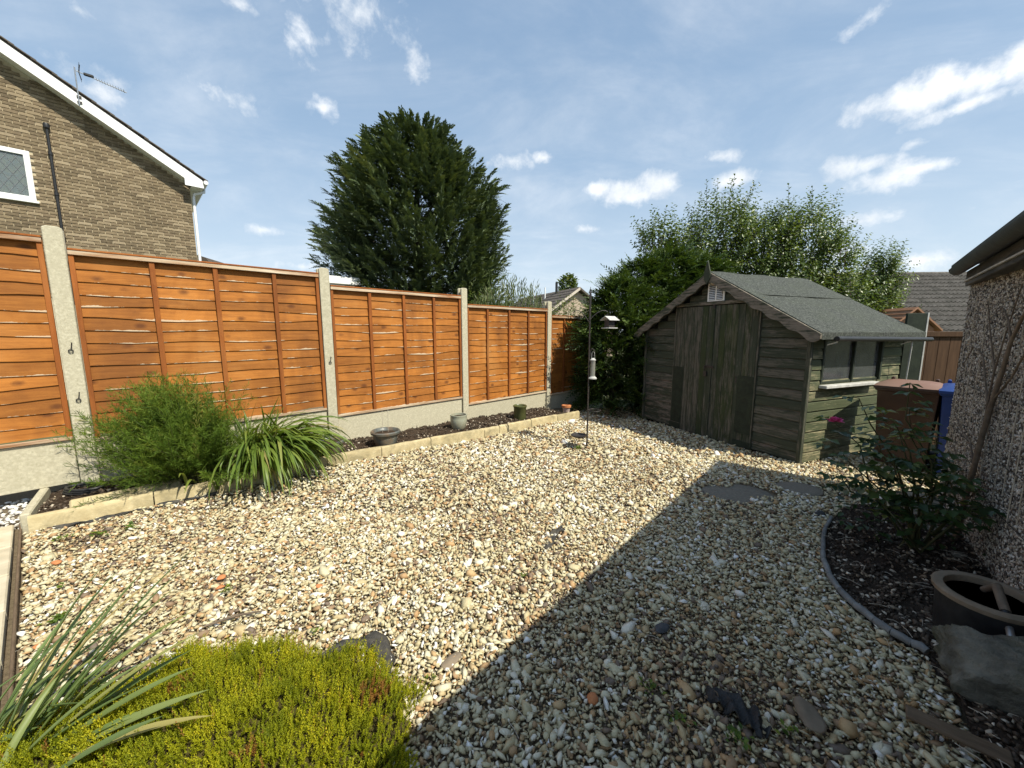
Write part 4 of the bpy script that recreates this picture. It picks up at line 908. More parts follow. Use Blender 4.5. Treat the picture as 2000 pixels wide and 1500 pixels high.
# a double-roll tile, drawn once
def tile_mesh(name, mat, w=.30, L_=.40):
    m_ = MB(); nx = 12
    for yy, dz in ((0, .034), (L_, -.006)):
        for j in range(nx+1):
            u = j/nx; x = u*w; z = .026*(1-math.cos(u*4*math.pi)) + dz; m_.v.append((x, yy, z))
    n1_ = nx+1
    for j in range(nx): m_.f.append((j, j+1, n1_+j+1, n1_+j))
    for j in range(n1_): x, y, z = m_.v[j]; m_.v.append((x, y, z-.034))
    for j in range(nx): m_.f.append((j, 2*n1_+j, 2*n1_+j+1, j+1))
    return m_.mesh(name, mat, smooth=50)
TL = tile_mesh('roof_tile', M['roof_tile'])
gauge = .335; ncourse = 17
for c in range(ncourse):
    dlen = .10+gauge*(c+1); y = -dlen*math.cos(PITCH); z = RZ-dlen*math.sin(PITCH)
    for j in range(17):
        x = -2.4+j*.30
        link('roof_tile', TL, br_, loc=(0, 0, 0)).matrix_local = Matrix.Rotation(R(-90), 4, 'Z') @ Matrix.Translation((x, y, z+.02)) @ Matrix.Rotation(PITCH+random.uniform(-.006, .006), 4, 'X')
m_ = MB(); m_.v = []
for k in range(32): m_.tube([(-4.8+k*.45, 0, RZ-.035), (-4.8+k*.45+.44, 0, RZ-.03)], .10, 10)
m_.build('ridge_tiles', M['roof_tile'], bun, smooth=40)

# plastic tool shed peeping over the rear fence
ps = empty('plastic_shed', (9.08, 8.85, -.2), R(-12), 'small tan plastic shed with louvred gable behind the rear fence', 'shed')
m_ = MB(); m_.prism([(-.42, 0), (.42, 0), (.42, 1.62), (0, 2.03), (-.42, 1.62)], .0, 1.3); m_.build('body', M['plastic_shed'], ps)
for sg in (-1, 1):
    m_ = MB(); m_.v = []; a, b = math.cos(R(44)), math.sin(R(44))
    m_.prism([(0, 2.10), (sg*.52, 2.10-.52*math.tan(R(44))), (sg*.52, 2.06-.52*math.tan(R(44))), (0, 2.055)], -.10, 1.4); rp = m_.build('roof', M['plastic_shed'], ps)
    for k in range(5):
        u = .08+.09*k; l_ = MB(); l_.box((sg*u, .65, 2.106-u*math.tan(R(44))), (.012, 1.5, .016)); l_.build('ridge_line', M['plastic_shed'], rp)
m_ = MB(); m_.lathe([(.075, 0), (.075, .02)], 16); v_ = m_.build('vent', M['shed_dark'], ps, loc=(.0, -.004, 1.83), rot=(R(90), 0, 0))
for k in range(5): m_ = MB(); m_.lo((-.06, -.03, 1.775+k*.026), (.06, -.022, 1.787+k*.026)); m_.build('louvre', M['plastic_shed'], ps)
# rear fence panel, brown upright boards
RFc = Vector((5.35, 5.05, -.15)); rfa = R(-4)
rfn = empty('rear_fence', RFc, rfa, 'dark brown upright board fence behind the wheelie bin', 'fence')
for k in range(14):
    m_ = MB(); m_.lo((-.35+k*.135, -.010, 0), (-.35+k*.135+.131, .012, 1.49)); m_.build('fence_board', M['rear_fence'], rfn, bevel=.002)
m_ = MB(); m_.lo((-.36, -.035, 1.44), (1.56, .03, 1.505)); m_.build('capping_rail', M['rear_fence'], rfn, bevel=.004)
m_ = MB(); m_.lo((-.11, -.03, 0), (.11, .0, 1.70)); scn = m_.build('screen_board', M['shed_patch'], bevel=.003, loc=(4.98, 4.83, -.12), rot=(0, 0, R(-6))); tag(scn, 'tall dark green board standing at the shed\'s rear corner', 'board')
m_ = MB(); m_.lo((.112, -.034, .0), (.128, .004, 1.705)); m_.build('pale_edge_strip', M['feeder_grey'], scn)

# far house behind the hedge
fh = empty('far_house', (4.3, 26.0, -1.0), R(22), 'distant house roof with two white flue pipes, left of the hedge', 'house')
m_ = MB(); m_.prism([(-3.4, 0), (3.4, 0), (3.4, 2.7), (0, 5.0), (-3.4, 2.7)], .0, 9.0); m_.build('wall', M['stonewall'], fh)
for sg in (-1, 1):
    m_ = MB(); m_.prism([(0, 5.22), (sg*3.8, 2.62), (sg*3.8, 2.50), (0, 5.08)], -.35, 9.3); r_ = m_.build('roof', M['dark_tile'], fh)
    if sg < 0:
        for k in range(11):
            u = .3+k*.33; t_ = MB(); t_.box((-u, 4.5, 5.22-u*.684+.012), (.05, 9.6, .03), Matrix.Rotation(R(-34), 3, 'Y')); t_.build('tile_course', M['dark_tile'], r_)
        b_ = MB(); b_.prism([(0, 5.20), (-3.8, 2.60), (-3.8, 2.44), (0, 5.02)], -.38, -.351); b_.build('bargeboard', M['cream'], r_)
for (u, y, mt, r, h, nm) in ((1.2, 4.2, 'upvc', .05, .8, 'flue_pipe'), (.75, 3.2, 'upvc', .05, .8, 'flue_pipe'), (.25, 2.4, 'black_plastic', .09, .75, 'vent_terminal')):
    m_ = MB(); m_.tube([(-u, y, 5.22-u*.684-.1), (-u, y, 5.22-u*.684+h)], r, 8); m_.build(nm, M[mt], fh, smooth=40)

# ============================================================ trees
def sprays(cl, O, D, L, m, leafL, leafW, spread=.75, droop=.15, tint=None, up=None):
    """flat feathery fronds: O origins, D directions, L lengths; m leaflets to a frond"""
    n = len(O); D = unit(D); U = np.broadcast_to(np.array([0, 0, 1.]), D.shape)+rng.normal(0, .35, D.shape) if up is None else up
    sd = unit(np.cross(D, U)); u = np.linspace(.04, 1, m)[None, :, None]; L = np.asarray(L)[:, None, None]
    sg = np.where(np.arange(m) % 2 == 0, 1., -1.)[None, :, None]
    P = O[:, None]+D[:, None]*L*u-np.array([0, 0, 1.])*(droop*L*u**2)
    tp = (1-u)**.6*.9+.18; tp = np.where(u > .97, .5, tp)
    dd = D[:, None]*1.0+sd[:, None]*sg*spread*(1-.8*u**4)+rng.normal(0, .12, P.shape)-np.array([0, 0, 1.])*droop*u*.8
    ll = leafL*tp[..., 0]*rng.uniform(.75, 1.25, P.shape[:2]); lw = leafW*(.6+.4*tp[..., 0])*rng.uniform(.8, 1.2, P.shape[:2])
    T = (rng.random(n) if tint is None else tint)[:, None]+.25*(u[..., 0]-.5)+rng.normal(0, .06, P.shape[:2])
    cl.leaves(P.reshape(-1, 3), dd.reshape(-1, 3), np.repeat(unit(U), m, 0), ll.ravel(), lw.ravel(), np.clip(T, 0, 1).ravel(), fold=.12)
def limb(m_, p, d, L, r, depth, rr):
    pts = [Vector(p)]; d = Vector(d).normalized(); n = 5
    for k in range(n): d = (d+Vector((rr.uniform(-.14, .14), rr.uniform(-.14, .14), rr.uniform(-.02, .10)))).normalized(); pts.append(pts[-1]+d*L/n)
    m_.tube(pts, [r*(1-.65*k/n) for k in range(n+1)], 7)
    if depth:
        for k in range(2, n+1):
            for _ in range(2 if k == n else 1): q = (d+Vector((rr.uniform(-.9, .9), rr.uniform(-.9, .9), rr.uniform(-.1, .5)))).normalized(); limb(m_, pts[k], q, L*.62, r*(1-.65*k/n)*.7, depth-1, rr)

# --- the big conifer beyond the fence
tree = empty('conifer_tree', (-2.60, 11.0, -.35), 0, 'large dark green conifer standing beyond the orange fence', 'tree')
prof_z = [0, 1.1, 2.4, 3.9, 4.8, 5.5, 6.1, 6.6, 7.05, 7.35]; prof_r = [1.4, 1.8, 2.10, 2.30, 2.14, 1.84, 1.42, .95, .42, .03]
m_ = MB(); rr = random.Random(3)
m_.tube([(0, 0, -.2), (.05, 0, 1.5), (0, .05, 3), (.05, 0, 4.6), (0, 0, 6.4)], [.22, .19, .15, .09, .02], 10)
for k in range(46):
    z = .9+k*.112; a = k*2.4; r_ = float(np.interp(z+.5, prof_z, prof_r))*.8; e = Vector((math.cos(a)*r_, math.sin(a)*r_, z+.7*r_*.5)); m_.tube([(0, 0, z), tuple(Vector((0, 0, z)).lerp(e, .5)+Vector((0, 0, -.05))), tuple(e)], [.045, .03, .008], 6)
m_.build('trunk', M['bark'], tree, smooth=60)
cl_ = Cloud(); O, D, L_, T = [], [], [], []
nl = 1250
for k in range(nl):
    z = float(np.interp(rng.random(), [0, 1], [.7, 6.9])) if k % 3 else rng.uniform(1.4, 5.9); a = rng.uniform(0, 2*math.pi)
    r_ = float(np.interp(z, prof_z, prof_r))*(1+.06*math.sin(3*a+z*1.3)+.06*math.sin(7*a-2*z)+.05*math.sin(13*a+5*z))*rng.uniform(.76, 1.09)
    out = np.array([math.cos(a), math.sin(a), 0]); tip = out*r_+np.array([0, 0, z])
    ax_ = unit(out*rng.uniform(.5, .85)+np.array([-.14, 0, rng.uniform(.35, .95)]))       # plume axis
    ln = rng.uniform(.55, .95); tk = rng.normal(.45, .16)
    for j in range(15):
        u = j/14; o = tip+ax_*(u-.8)*ln; q = rng.uniform(0, 6.283); lat = unit(np.cross(ax_, [math.cos(q), math.sin(q), .3]))
        O.append(o); D.append(ax_*1.0+lat*(.95*(1-u)+.12)); L_.append(.20+.22*(1-u)*rng.uniform(.7, 1.2)); T.append(tk+.12*u)
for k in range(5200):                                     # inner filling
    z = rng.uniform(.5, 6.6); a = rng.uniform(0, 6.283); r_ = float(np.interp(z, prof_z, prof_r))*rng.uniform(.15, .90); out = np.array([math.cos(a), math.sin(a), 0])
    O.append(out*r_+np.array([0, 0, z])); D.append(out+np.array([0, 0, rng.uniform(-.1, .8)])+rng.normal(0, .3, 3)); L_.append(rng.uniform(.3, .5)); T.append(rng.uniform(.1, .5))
for k in range(9):                                        # leading shoots
    a = rng.uniform(0, 6.283); r_ = rng.uniform(0, .55); o = np.array([math.cos(a)*r_, math.sin(a)*r_, 6.98-r_*.9])
    for j in range(8): O.append(o+np.array([-.03, 0, .05])*j); D.append(np.array([-.18, 0, 1])+rng.normal(0, .35, 3)); L_.append(.28); T.append(.5)
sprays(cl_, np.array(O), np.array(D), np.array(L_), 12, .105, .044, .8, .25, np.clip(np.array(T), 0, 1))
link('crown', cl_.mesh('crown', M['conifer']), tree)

# --- feathery conifer hedge in the corner
hedge = empty('hedge', (2.5, 7.5, -.12), 0, 'tall dense feathery conifer hedge left of the shed', 'hedge')
m_ = MB()
for (x, y) in ((-.6, -.2), (0, .1), (.6, .1), (1.1, .2)): m_.tube([(x, y, -.1), (x+.05, y, 1.0), (x, y+.05, 2.4)], [.06, .045, .012], 7)
m_.build('stems', M['bark'], hedge, smooth=60)
cl_ = Cloud(); O, D, L_, T = [], [], [], []
HB = [(-.52, -.40, .62, .62, 0, 2.35), (-.05, .05, .80, .75, 0, 2.75), (.55, .10, .85, .70, 0, 2.95), (1.25, .25, .8, .6, 0, 2.85)]
for (hx, hy, rx, ry, z0, z1) in HB:
    for k in range(640):
        z = rng.uniform(.02, 1)**1.05*(z1-z0); a = rng.uniform(0, 6.283); tp = min(1, ((z1-z)/(z1*.38)))**.6 if z < z1 else 0
        f = (tp if z > z1*.62 else 1)*rng.uniform(.72, 1.05)*(1+.12*math.sin(4*a+5*z)); out = np.array([math.cos(a), math.sin(a), 0])
        o = np.array([hx+out[0]*rx*f, hy+out[1]*ry*f, z]); tk = rng.normal(.45+.18*(z/z1), .2); dv = out*rng.uniform(.6, 1)+np.array([0, 0, rng.uniform(-.05, .7)])
        for j in range(4): O.append(o+rng.normal(0, .05, 3)); D.append(dv+rng.normal(0, .38, 3)); L_.append(rng.uniform(.20, .36)); T.append(tk)
    for k in range(14):                                   # tips standing out at the top
        a = rng.uniform(0, 6.283); r_ = rng.uniform(0, .75); o = np.array([hx+math.cos(a)*rx*r_, hy+math.sin(a)*ry*r_, z1-.28*r_-.1])
        O.append(o); D.append(np.array([math.cos(a)*.5, math.sin(a)*.5, 1])+rng.normal(0, .2, 3)); L_.append(rng.uniform(.3, .46)); T.append(.6)
sprays(cl_, np.array(O), np.array(D), np.array(L_), 12, .100, .030, 1.0, .20, np.clip(np.array(T), 0, 1))
link('foliage', cl_.mesh('foliage', M['yew']), hedge)

# --- fruit tree and small tree behind the shed
F_, P_ = 753., R(7.8)
def at(px, py, Y):
    u, v = (px-1000)/F_, (750-py)/F_; r_ = Vector((u, math.cos(P_)+v*math.sin(P_), -math.sin(P_)+v*math.cos(P_))); return np.array(Vector((0, 0, 1.36))+r_*(Y/r_.y))
def leafy(name, label, base, blobs, nshoot, leaf, mat, seed, tall=()):
    rt = empty(name, tuple(base), 0, label, 'tree'); b0 = np.array(base); m_ = MB(); rr = random.Random(seed)
    cl_ = Cloud(); P, D, U, Ls, T = [], [], [], [], []
    for (c, rx, ry, rz, n) in blobs:
        c = np.array(c)-b0
        m_.tube([(0, 0, -.2), tuple(Vector(c*np.array([.25, .25, .45]))), tuple(c*np.array([.7, .7, .75])), tuple(c+np.array([0, 0, rz*.6]))], [.09, .06, .035, .008], 7)
        for k in range(n):
            v = unit(rng.normal(size=3)); f = rng.uniform(.25, 1)**.45; o = c+v*np.array([rx, ry, rz])*f*.86
            d = unit(np.array([v[0]*.45, v[1]*.45, 1.0 if v[2] > -.4 else .35])+rng.normal(0, .24, 3)); ln = rng.uniform(.28, .62)*(1.25 if v[2] > .5 else 1); tk = rng.uniform(.15, .85)
            if k % 5 == 0: m_.tube([tuple(o-d*.15), tuple(o+d*ln)], [.006, .002], 4, False)
            nl_ = int(ln/.040)
            for j in range(nl_):
                q = j*2.4+k; lat = unit(np.cross(d, [math.cos(q), math.sin(q), .2]))
                P.append(o+d*ln*(j+.5)/nl_); D.append(lat*1.0+d*.55+np.array([0, 0, -.15])); U.append(d+rng.normal(0, .3, 3)); Ls.append(leaf*rng.uniform(.7, 1.2)*(1-.35*j/nl_)); T.append(tk+rng.normal(0, .12))
    for (p, ln) in tall:
        o = np.array(p)-b0; d = unit(np.array([rng.normal(0, .12), rng.normal(0, .1), 1])); m_.tube([tuple(o-d*.5), tuple(o+d*ln)], [.008, .002], 5, False)
        for j in range(int(ln/.045)):
            q = j*2.4; lat = unit(np.cross(d, [math.cos(q), math.sin(q), .1])); P.append(o+d*(j+.5)*.045); D.append(lat+d*.7); U.append(d+rng.normal(0, .3, 3)); Ls.append(leaf*rng.uniform(.8, 1.2)*(1-.4*j*.045/ln)); T.append(rng.uniform(.1, .7))
    Ls = np.array(Ls); cl_.leaves(np.array(P), np.array(D), np.array(U), Ls, Ls*.52, np.clip(np.array(T), 0, 1), fold=.22, tipdrop=.08)
    m_.build('trunk', M['bark'], rt, smooth=60); link('crown', cl_.mesh('crown', M[mat]), rt); return rt
def blob(px, py, rxp, ryp, Y, n, depth=.9): c = at(px, py, Y); k = Y/753.; return (c, rxp*k, depth, ryp*k, n)
leafy('fruit_tree', 'bushy green fruit tree with upright leafy shoots behind the shed', (6.3, 9.7, -.35),
      [blob(1405, 480, 68, 75, 9.4, 430), blob(1285, 485, 38, 38, 9.2, 140, .5), blob(1340, 530, 80, 50, 9.3, 300), blob(1485, 500, 80, 68, 9.6, 430), blob(1560, 488, 72, 72, 9.8, 430), blob(1625, 520, 36, 50, 9.9, 170, .6), blob(1500, 575, 170, 50, 9.7, 620), blob(1640, 590, 60, 45, 9.7, 240, .7)], 0, .108, 'leaf', 5,
      [(at(x, y-6, 9.3), l*1.15) for x, y, l in ((1380, 415, .55), (1362, 430, .5), (1425, 410, .62), (1445, 430, .5), (1465, 440, .4), (1510, 440, .35), (1540, 425, .62), (1585, 430, .62), (1600, 445, .35), (1620, 460, .35), (1640, 470, .3), (1652, 490, .4), (1275, 470, .3), (1350, 440, .3), (1660, 540, .4), (1530, 440, .3))])
leafy('small_tree', 'small narrow leafy tree in front of the pantile roof', (9.75, 10.3, -.35),
      [blob(1715, 545, 26, 38, 10.3, 190, .45), blob(1712, 600, 36, 45, 10.3, 260, .5), blob(1690, 640, 60, 40, 10.2, 240, .6)], 0, .11, 'leaf', 8, [(at(1710, 530, 10.3), .4), (at(1725, 540, 10.3), .35)])
# shrubs beyond the far fence
def shrub(name, label, px0, px1, pytop, Y, n, mat, leaf, wid, upright):
    a = at((px0+px1)/2, 640, Y); base = (a[0], Y, -.35); rt = empty(name, base, 0, label, 'shrub', 'shrubs beyond the fence'); cl_ = Cloud(); P, D, U, Ls, T = [], [], [], [], []; m_ = MB()
    hw_ = (px1-px0)/2*Y/753
    for k in range(n):
        x = rng.uniform(-1, 1); top = at(0, pytop, Y)[2]+.35-abs(x)**2*.5+rng.normal(0, .10); y = rng.uniform(-.5, .5); o = np.array([x*hw_*.8, y*.6, .2]); e = np.array([x*hw_, y, top])
        if k % 6 == 0: m_.tube([tuple(o), tuple(e)], [.008, .003], 4, False)
        tk = rng.random()
        for j in range(26):
            u = .45+.55*j/25; d = unit(e-o); q = rng.uniform(0, 6.283); lat = np.array([math.cos(q), math.sin(q), 0])
            P.append(o+(e-o)*u+rng.normal(0, .03, 3)); D.append(lat*(1-upright)+d*upright+np.array([0, 0, -.1])); U.append(rng.normal(0, .4, 3)+np.array([0, 0, 1])); Ls.append(leaf*rng.uniform(.6, 1.2)); T.append(tk)
    Ls = np.array(Ls); cl_.leaves(np.array(P), np.array(D), np.array(U), Ls, Ls*wid, np.clip(np.array(T)+rng.normal(0, .15, len(T)), 0, 1)); m_.build('stems', M['bark'], rt); link('foliage', cl_.mesh('foliage', M[mat]), rt)
shrub('reedy_shrub', 'pale green reedy shrub above the fence right of the conifer', 925, 1065, 560, 8.6, 150, 'leaf_light', .13, .16, .75)
shrub('silvery_shrub', 'silvery green leafy shrub above the far fence panel by the far house', 1058, 1165, 592, 8.9, 130, 'leaf_light', .075, .40, .35)
shrub('low_shrub', 'dark low shrub under the conifer\'s right side', 905, 985, 575, 9.6, 90, 'leaf', .10, .35, .4)
shrub('distant_treetop', 'distant treetop showing over the far house ridge', 1090, 1125, 540, 40, 60, 'leaf', .4, .5, .4)

# ============================================================ border plants
fb = empty('feathery_bush', (-2.75, 3.16, .07), 0, 'large feathery bright green bush in front of the leftmost posts', 'bush')
cl_ = Cloud(); P, D, U, Ls, T = [], [], [], [], []; m_ = MB()
for k in range(560):
    a = rng.uniform(0, 6.283); le = abs(rng.normal(.0, .50)); le = min(le, 1.3); h = np.array([math.cos(a)*1.25, math.sin(a)*.85, 0])
    ln = rng.uniform(.55, .98)*(1-.16*le); p = np.array([rng.normal(0, .10), rng.normal(0, .07), 0]); d = unit(h*math.sin(le)+np.array([0, 0, math.cos(le)])); pts = []; n = 12; tk = rng.normal(.45, .2)
    for j in range(n):
        d = unit(d+np.array([-.012, -.02, -.035*(j/n)])+rng.normal(0, .03, 3)); p = p+d*ln/n; p[2] = max(p[2], .02); pts.append(p.copy())
        if j > 2:
            for _ in range(9):
                q = rng.normal(size=3); P.append(p+d*ln/n*rng.uniform(-1, 0)); D.append(unit(q)*.85+d*.9+np.array([0, 0, .2])); U.append(rng.normal(size=3)); Ls.append(rng.uniform(.04, .10)*(1.15-.5*j/n)); T.append(tk+rng.normal(0, .12)+.2*(p[2]-.5))
    if k % 2 == 0: m_.tube([tuple(q) for q in pts[::3]], .0016, 3, False)
Ls = np.array(Ls); P = np.array(P); D = np.array(D); cl_.leaves(P, D, np.array(U), Ls, np.full(len(Ls), .0042), np.clip(np.array(T), 0, 1))
# secondary forks make the foliage thready
P2 = P+unit(D)*Ls[:, None]*.5; cl_.leaves(P2, unit(D)+rng.normal(0, .55, D.shape), np.array(U), Ls*.6, np.full(len(Ls), .0036), np.clip(np.array(T)+.05, 0, 1))
link('foliage', cl_.mesh('foliage', M['feather']), fb); m_.build('stems', M['rose_stem'], fb)
# strap-leaved clump
sc_o = empty('strap_leaved_clump', (-2.35, 3.47, .06), 0, 'clump of long arching strap leaves right of the feathery bush', 'plant'); cl_ = Cloud()
for k in range(300):
    az = rng.normal(-.28, .55); ln = rng.uniform(.6, 1.02); b_ = (rng.normal(0, .07), rng.normal(0, .06), 0)
    ribbon(cl_, b_, az, rng.uniform(.05, .55), ln, rng.uniform(.018, .030), rng.uniform(1.7, 2.75), 11, float(np.clip(rng.normal(.5, .2), 0, 1)), rng.normal(0, .5))
for k in range(60):
    ribbon(cl_, (rng.normal(0, .08), rng.normal(0, .07), 0), rng.uniform(0, 6.283), rng.uniform(.0, .45), rng.uniform(.45, .85), rng.uniform(.012, .02), rng.uniform(.3, 1.4), 9, float(np.clip(rng.normal(.45, .2), 0, 1)), rng.normal(0, .5))
for k in range(16):
    ribbon(cl_, (-.22+rng.normal(0, .10), -.33+rng.normal(0, .07), -.05), rng.uniform(-2.6, 0.4), rng.uniform(.05, .6), rng.uniform(.28, .5), rng.uniform(.014, .024), rng.uniform(.5, 1.7), 8, float(np.clip(rng.normal(.6, .2), 0, 1)), rng.normal(0, .5))
for k in range(22): ribbon(cl_, (rng.normal(0, .1), rng.normal(0, .08), 0), rng.uniform(-1.6, 1.2), rng.uniform(.3, .9), rng.uniform(.3, .7), rng.uniform(.008, .016), rng.uniform(1.2, 2.4), 9, 1.0, rng.normal(0, 1.2))
link('leaves', cl_.mesh('leaves', M['strap']), sc_o)
# iris leaves in the near left corner
ir = empty('iris_clump', (-1.60, 1.02, .02), 0, 'blue-green iris leaves leaning over the golden heather at the lower left', 'plant'); cl_ = Cloud()
for (dx, dy, az, le, ln, w_, dr, t_) in [(.0, .0, 1.0, .35, .62, .022, .35, .45), (.03, .02, .85, .5, .62, .024, .3, .5), (.06, .0, .7, .62, .60, .022, .35, .55), (-.02, .05, 1.2, .4, .55, .02, .5, .3), (.05, .03, .55, .7, .58, .024, .55, .8), (.08, .0, .5, .85, .55, .02, .4, .88), (.02, -.02, .75, .75, .5, .02, .6, .35),
    (.10, -.03, .35, .95, .52, .026, .35, .6), (.12, -.05, .25, 1.05, .56, .026, .35, .75), (.14, -.08, .15, 1.0, .60, .028, .55, .93), (.06, -.06, .4, .9, .45, .022, .4, .4), (.0, -.04, .9, .25, .5, .02, .8, .2), (.02, .04, 1.35, .55, .45, .018, .4, .1), (.16, -.04, .3, .8, .42, .02, .9, .5), (.1, .03, .6, .45, .66, .018, .5, .3),
    (-.08, .05, 1.3, .8, .4, .018, .5, .25), (-.05, .02, 1.6, .5, .4, .018, .5, .5), (.18, -.1, .1, .9, .5, .026, .3, .5), (.05, .05, .95, .6, .7, .014, .4, .1), (.08, -.08, .45, .7, .5, .024, .5, .65), (.0, .0, .7, .5, .72, .014, .6, .97)]:
    ribbon(cl_, (dx, dy, 0), az, le, ln, w_, dr, 12, t_, rng.normal(0, .3), .5)
for k in range(26):
    ribbon(cl_, (rng.uniform(-.15, .15), rng.uniform(-.12, .08), 0), rng.normal(.7, .5), rng.uniform(.3, 1.1), rng.uniform(.25, .5), rng.uniform(.012, .022), rng.uniform(.1, .9), 10, float(np.clip(rng.normal(.45, .25), 0, 1)), rng.normal(0, .4), .5)
link('leaves', cl_.mesh('leaves', M['iris']), ir)
# golden heather mound
HC, HA, HB_ = (-.96, 1.04), .66, .43
def h_top(x, y):
    q = math.atan2((y-HC[1])/HB_, (x-HC[0])/HA); e = (((x-HC[0])/HA)**2+((y-HC[1])/HB_)**2)*(1+.10*math.sin(5*q+1)+.08*math.sin(11*q)+.05*math.sin(23*q))
    return None if e >= 1 else .165*(1-e)**.55+.026*math.sin(17*x+1.5*math.sin(9*y))*math.sin(15*y)+.014*math.sin(31*x+2)*math.sin(29*y)
hm = empty('heather', (HC[0], HC[1], .0), 0, 'golden yellow-green heather mound in the near left corner', 'shrub')
m_ = MB(); na, nr_ = 40, 9
for j in range(nr_+1):
    for k in range(na):
        q = 2*math.pi*k/na; f = j/nr_*.97; x, y = HC[0]+HA*f*math.cos(q), HC[1]+HB_*f*math.sin(q); z = h_top(x, y) or 0; m_.v.append((x-HC[0], y-HC[1], max(.0, z*.70-.012)))
for j in range(nr_):
    for k in range(na): m_.f.append((j*na+k, j*na+(k+1) % na, (j+1)*na+(k+1) % na, (j+1)*na+k))
m_.build('twigs', M['heather_twig'], hm, smooth=80)
SP, SDr, SL_, ST = [], [], [], []
while len(SP) < 7800:
    x, y = rng.uniform(HC[0]-HA, HC[0]+HA), rng.uniform(HC[1]-HB_, HC[1]+HB_); z = h_top(x, y)
    if z is None or y < .62: continue
    e = np.array([(x-HC[0])/HA**2*.20, (y-HC[1])/HB_**2*.14, 1.0]); dead = (math.hypot(x+.50, y-1.20) < .055 or math.hypot(x+.78, y-.98) < .035 or math.hypot(x+1.15, y-1.18) < .03) and rng.random() < .75 or rng.random() < .012
    cl2 = .5+.5*math.sin(19*x+3*math.sin(11*y))*math.sin(21*y+2)
    SP.append((x-HC[0], y-HC[1], z*.74+rng.uniform(-.015, .01))); SDr.append(unit(e+rng.normal(0, .28, 3))); SL_.append(rng.uniform(.028, .075)*(.7+.5*cl2)); ST.append(.99 if dead else np.clip(.28+.42*cl2+rng.normal(0, .13), 0, .93))
SP, SDr, SL_, ST = map(np.array, (SP, SDr, SL_, ST)); m = 15; cl_ = Cloud()
u = np.linspace(.12, 1, m)[None, :, None]; PP = SP[:, None]+SDr[:, None]*SL_[:, None, None]*u
q = np.arange(m)[None, :]*2.4+rng.uniform(0, 6, (len(SP), 1)); ref = np.stack([np.cos(q), np.sin(q), .2*np.ones_like(q)], -1); lat = unit(np.cross(np.broadcast_to(SDr[:, None], ref.shape), ref))
DD = lat*.75+SDr[:, None]*1.0; LL = .0125*(1.05-.45*u[..., 0])*np.ones((len(SP), 1)); TT = np.clip(ST[:, None]*(.78+.3*u[..., 0]), 0, 1); TT = np.where(ST[:, None] > .98, 1, TT)
cl_.leaves(PP.reshape(-1, 3), DD.reshape(-1, 3), np.broadcast_to(SDr[:, None], DD.shape).reshape(-1, 3), LL.ravel(), LL.ravel()*.38, TT.ravel())
link('sprigs', cl_.mesh('sprigs', M['heather']), hm)

# rose in the right-hand bed
rs = empty('rose_bush', (2.55, 2.27, -.04), 0, 'leafy rose bush with one pink flower in front of the wheelie bin', 'rose bush'); rb = np.array(rs.location); m_ = MB(); cl_ = Cloud(); rr = random.Random(12)
tips = [(2.14, 2.50, .76), (2.30, 2.52, .92), (2.50, 2.40, 1.04), (2.38, 2.35, .80), (2.62, 2.50, .86), (2.72, 2.40, .68), (2.30, 2.25, .62), (2.20, 2.35, .50), (2.55, 2.15, .55), (2.78, 2.30, .50), (2.42, 2.15, .42), (2.15, 2.42, .42), (2.62, 2.08, .38), (2.36, 2.42, .66), (2.52, 2.45, .72), (2.22, 2.58, .60)]
P, D, U, Ls, T = [], [], [], [], []
for i, tp in enumerate(tips):
    e = np.array(tp)-rb; mid = e*np.array([.45, .45, .55])+rng.normal(0, .05, 3); pts = [np.array([rng.normal(0, .03), rng.normal(0, .03), 0]), mid*.6+rng.normal(0, .02, 3), mid, e*.8+rng.normal(0, .02, 3), e]
    m_.tube([tuple(p) for p in pts], [.007, .006, .005, .004, .0025], 6)
    for j in range(9):
        u_ = .45+.55*j/8; k = min(3, int(u_*4)); f = u_*4-k; o = pts[k]*(1-f)+pts[k+1]*f; q = rng.uniform(0, 6.283); ax_ = np.array([math.cos(q), math.sin(q), rng.uniform(-.1, .4)]); tk = rng.random()
        pe = o+ax_*.085; m_.tube([tuple(o), tuple(pe)], .0012, 4, False)
        for (f2, sd_) in ((.55, 1), (.55, -1), (.95, 1), (.95, -1), (1.0, 0)):
            pp = o+ax_*.085*f2; ld = np.cross(ax_, [0, 0, 1.])*sd_+ax_*(.4 if sd_ else 1)+np.array([0, 0, -.25]); P.append(pp); D.append(ld); U.append(np.array([0, 0, 1])+rng.normal(0, .3, 3)); Ls.append(rng.uniform(.050, .080)); T.append(tk)
for (x, y, z) in [(rng.uniform(2.2, 2.9), rng.uniform(2.1, 2.6), rng.uniform(.05, .38)) for _ in range(190)]:
    P.append(np.array([x, y, z])-rb); D.append(np.array([rng.normal(), rng.normal(), -.2])); U.append(np.array([0, 0, 1])+rng.normal(0, .35, 3)); Ls.append(rng.uniform(.035, .07)); T.append(rng.uniform(0, .6))
Ls = np.array(Ls); cl_.leaves(np.array(P), np.array(D), np.array(U), Ls, Ls*.62, np.clip(np.array(T)+rng.normal(0, .1, len(T)), 0, 1), fold=.15, tipdrop=.1)
for (a_, b_) in (((0, 0, .0), (.30, -.05, .36)), ((0, 0, .02), (-.12, .02, .3)), ((.05, 0, .05), (.26, .1, .5)), ((.12, .0, .15), (.34, -.12, .24)), ((.1, 0, .14), (.06, -.12, .34))): m_.tube([a_, tuple((Vector(a_)+Vector(b_))/2+Vector((.02, 0, .02))), b_], [.011, .008, .004], 7)
m_.build('stems', M['rose_stem'], rs, smooth=60); link('leaves', cl_.mesh('leaves', M['rose_leaf']), rs)
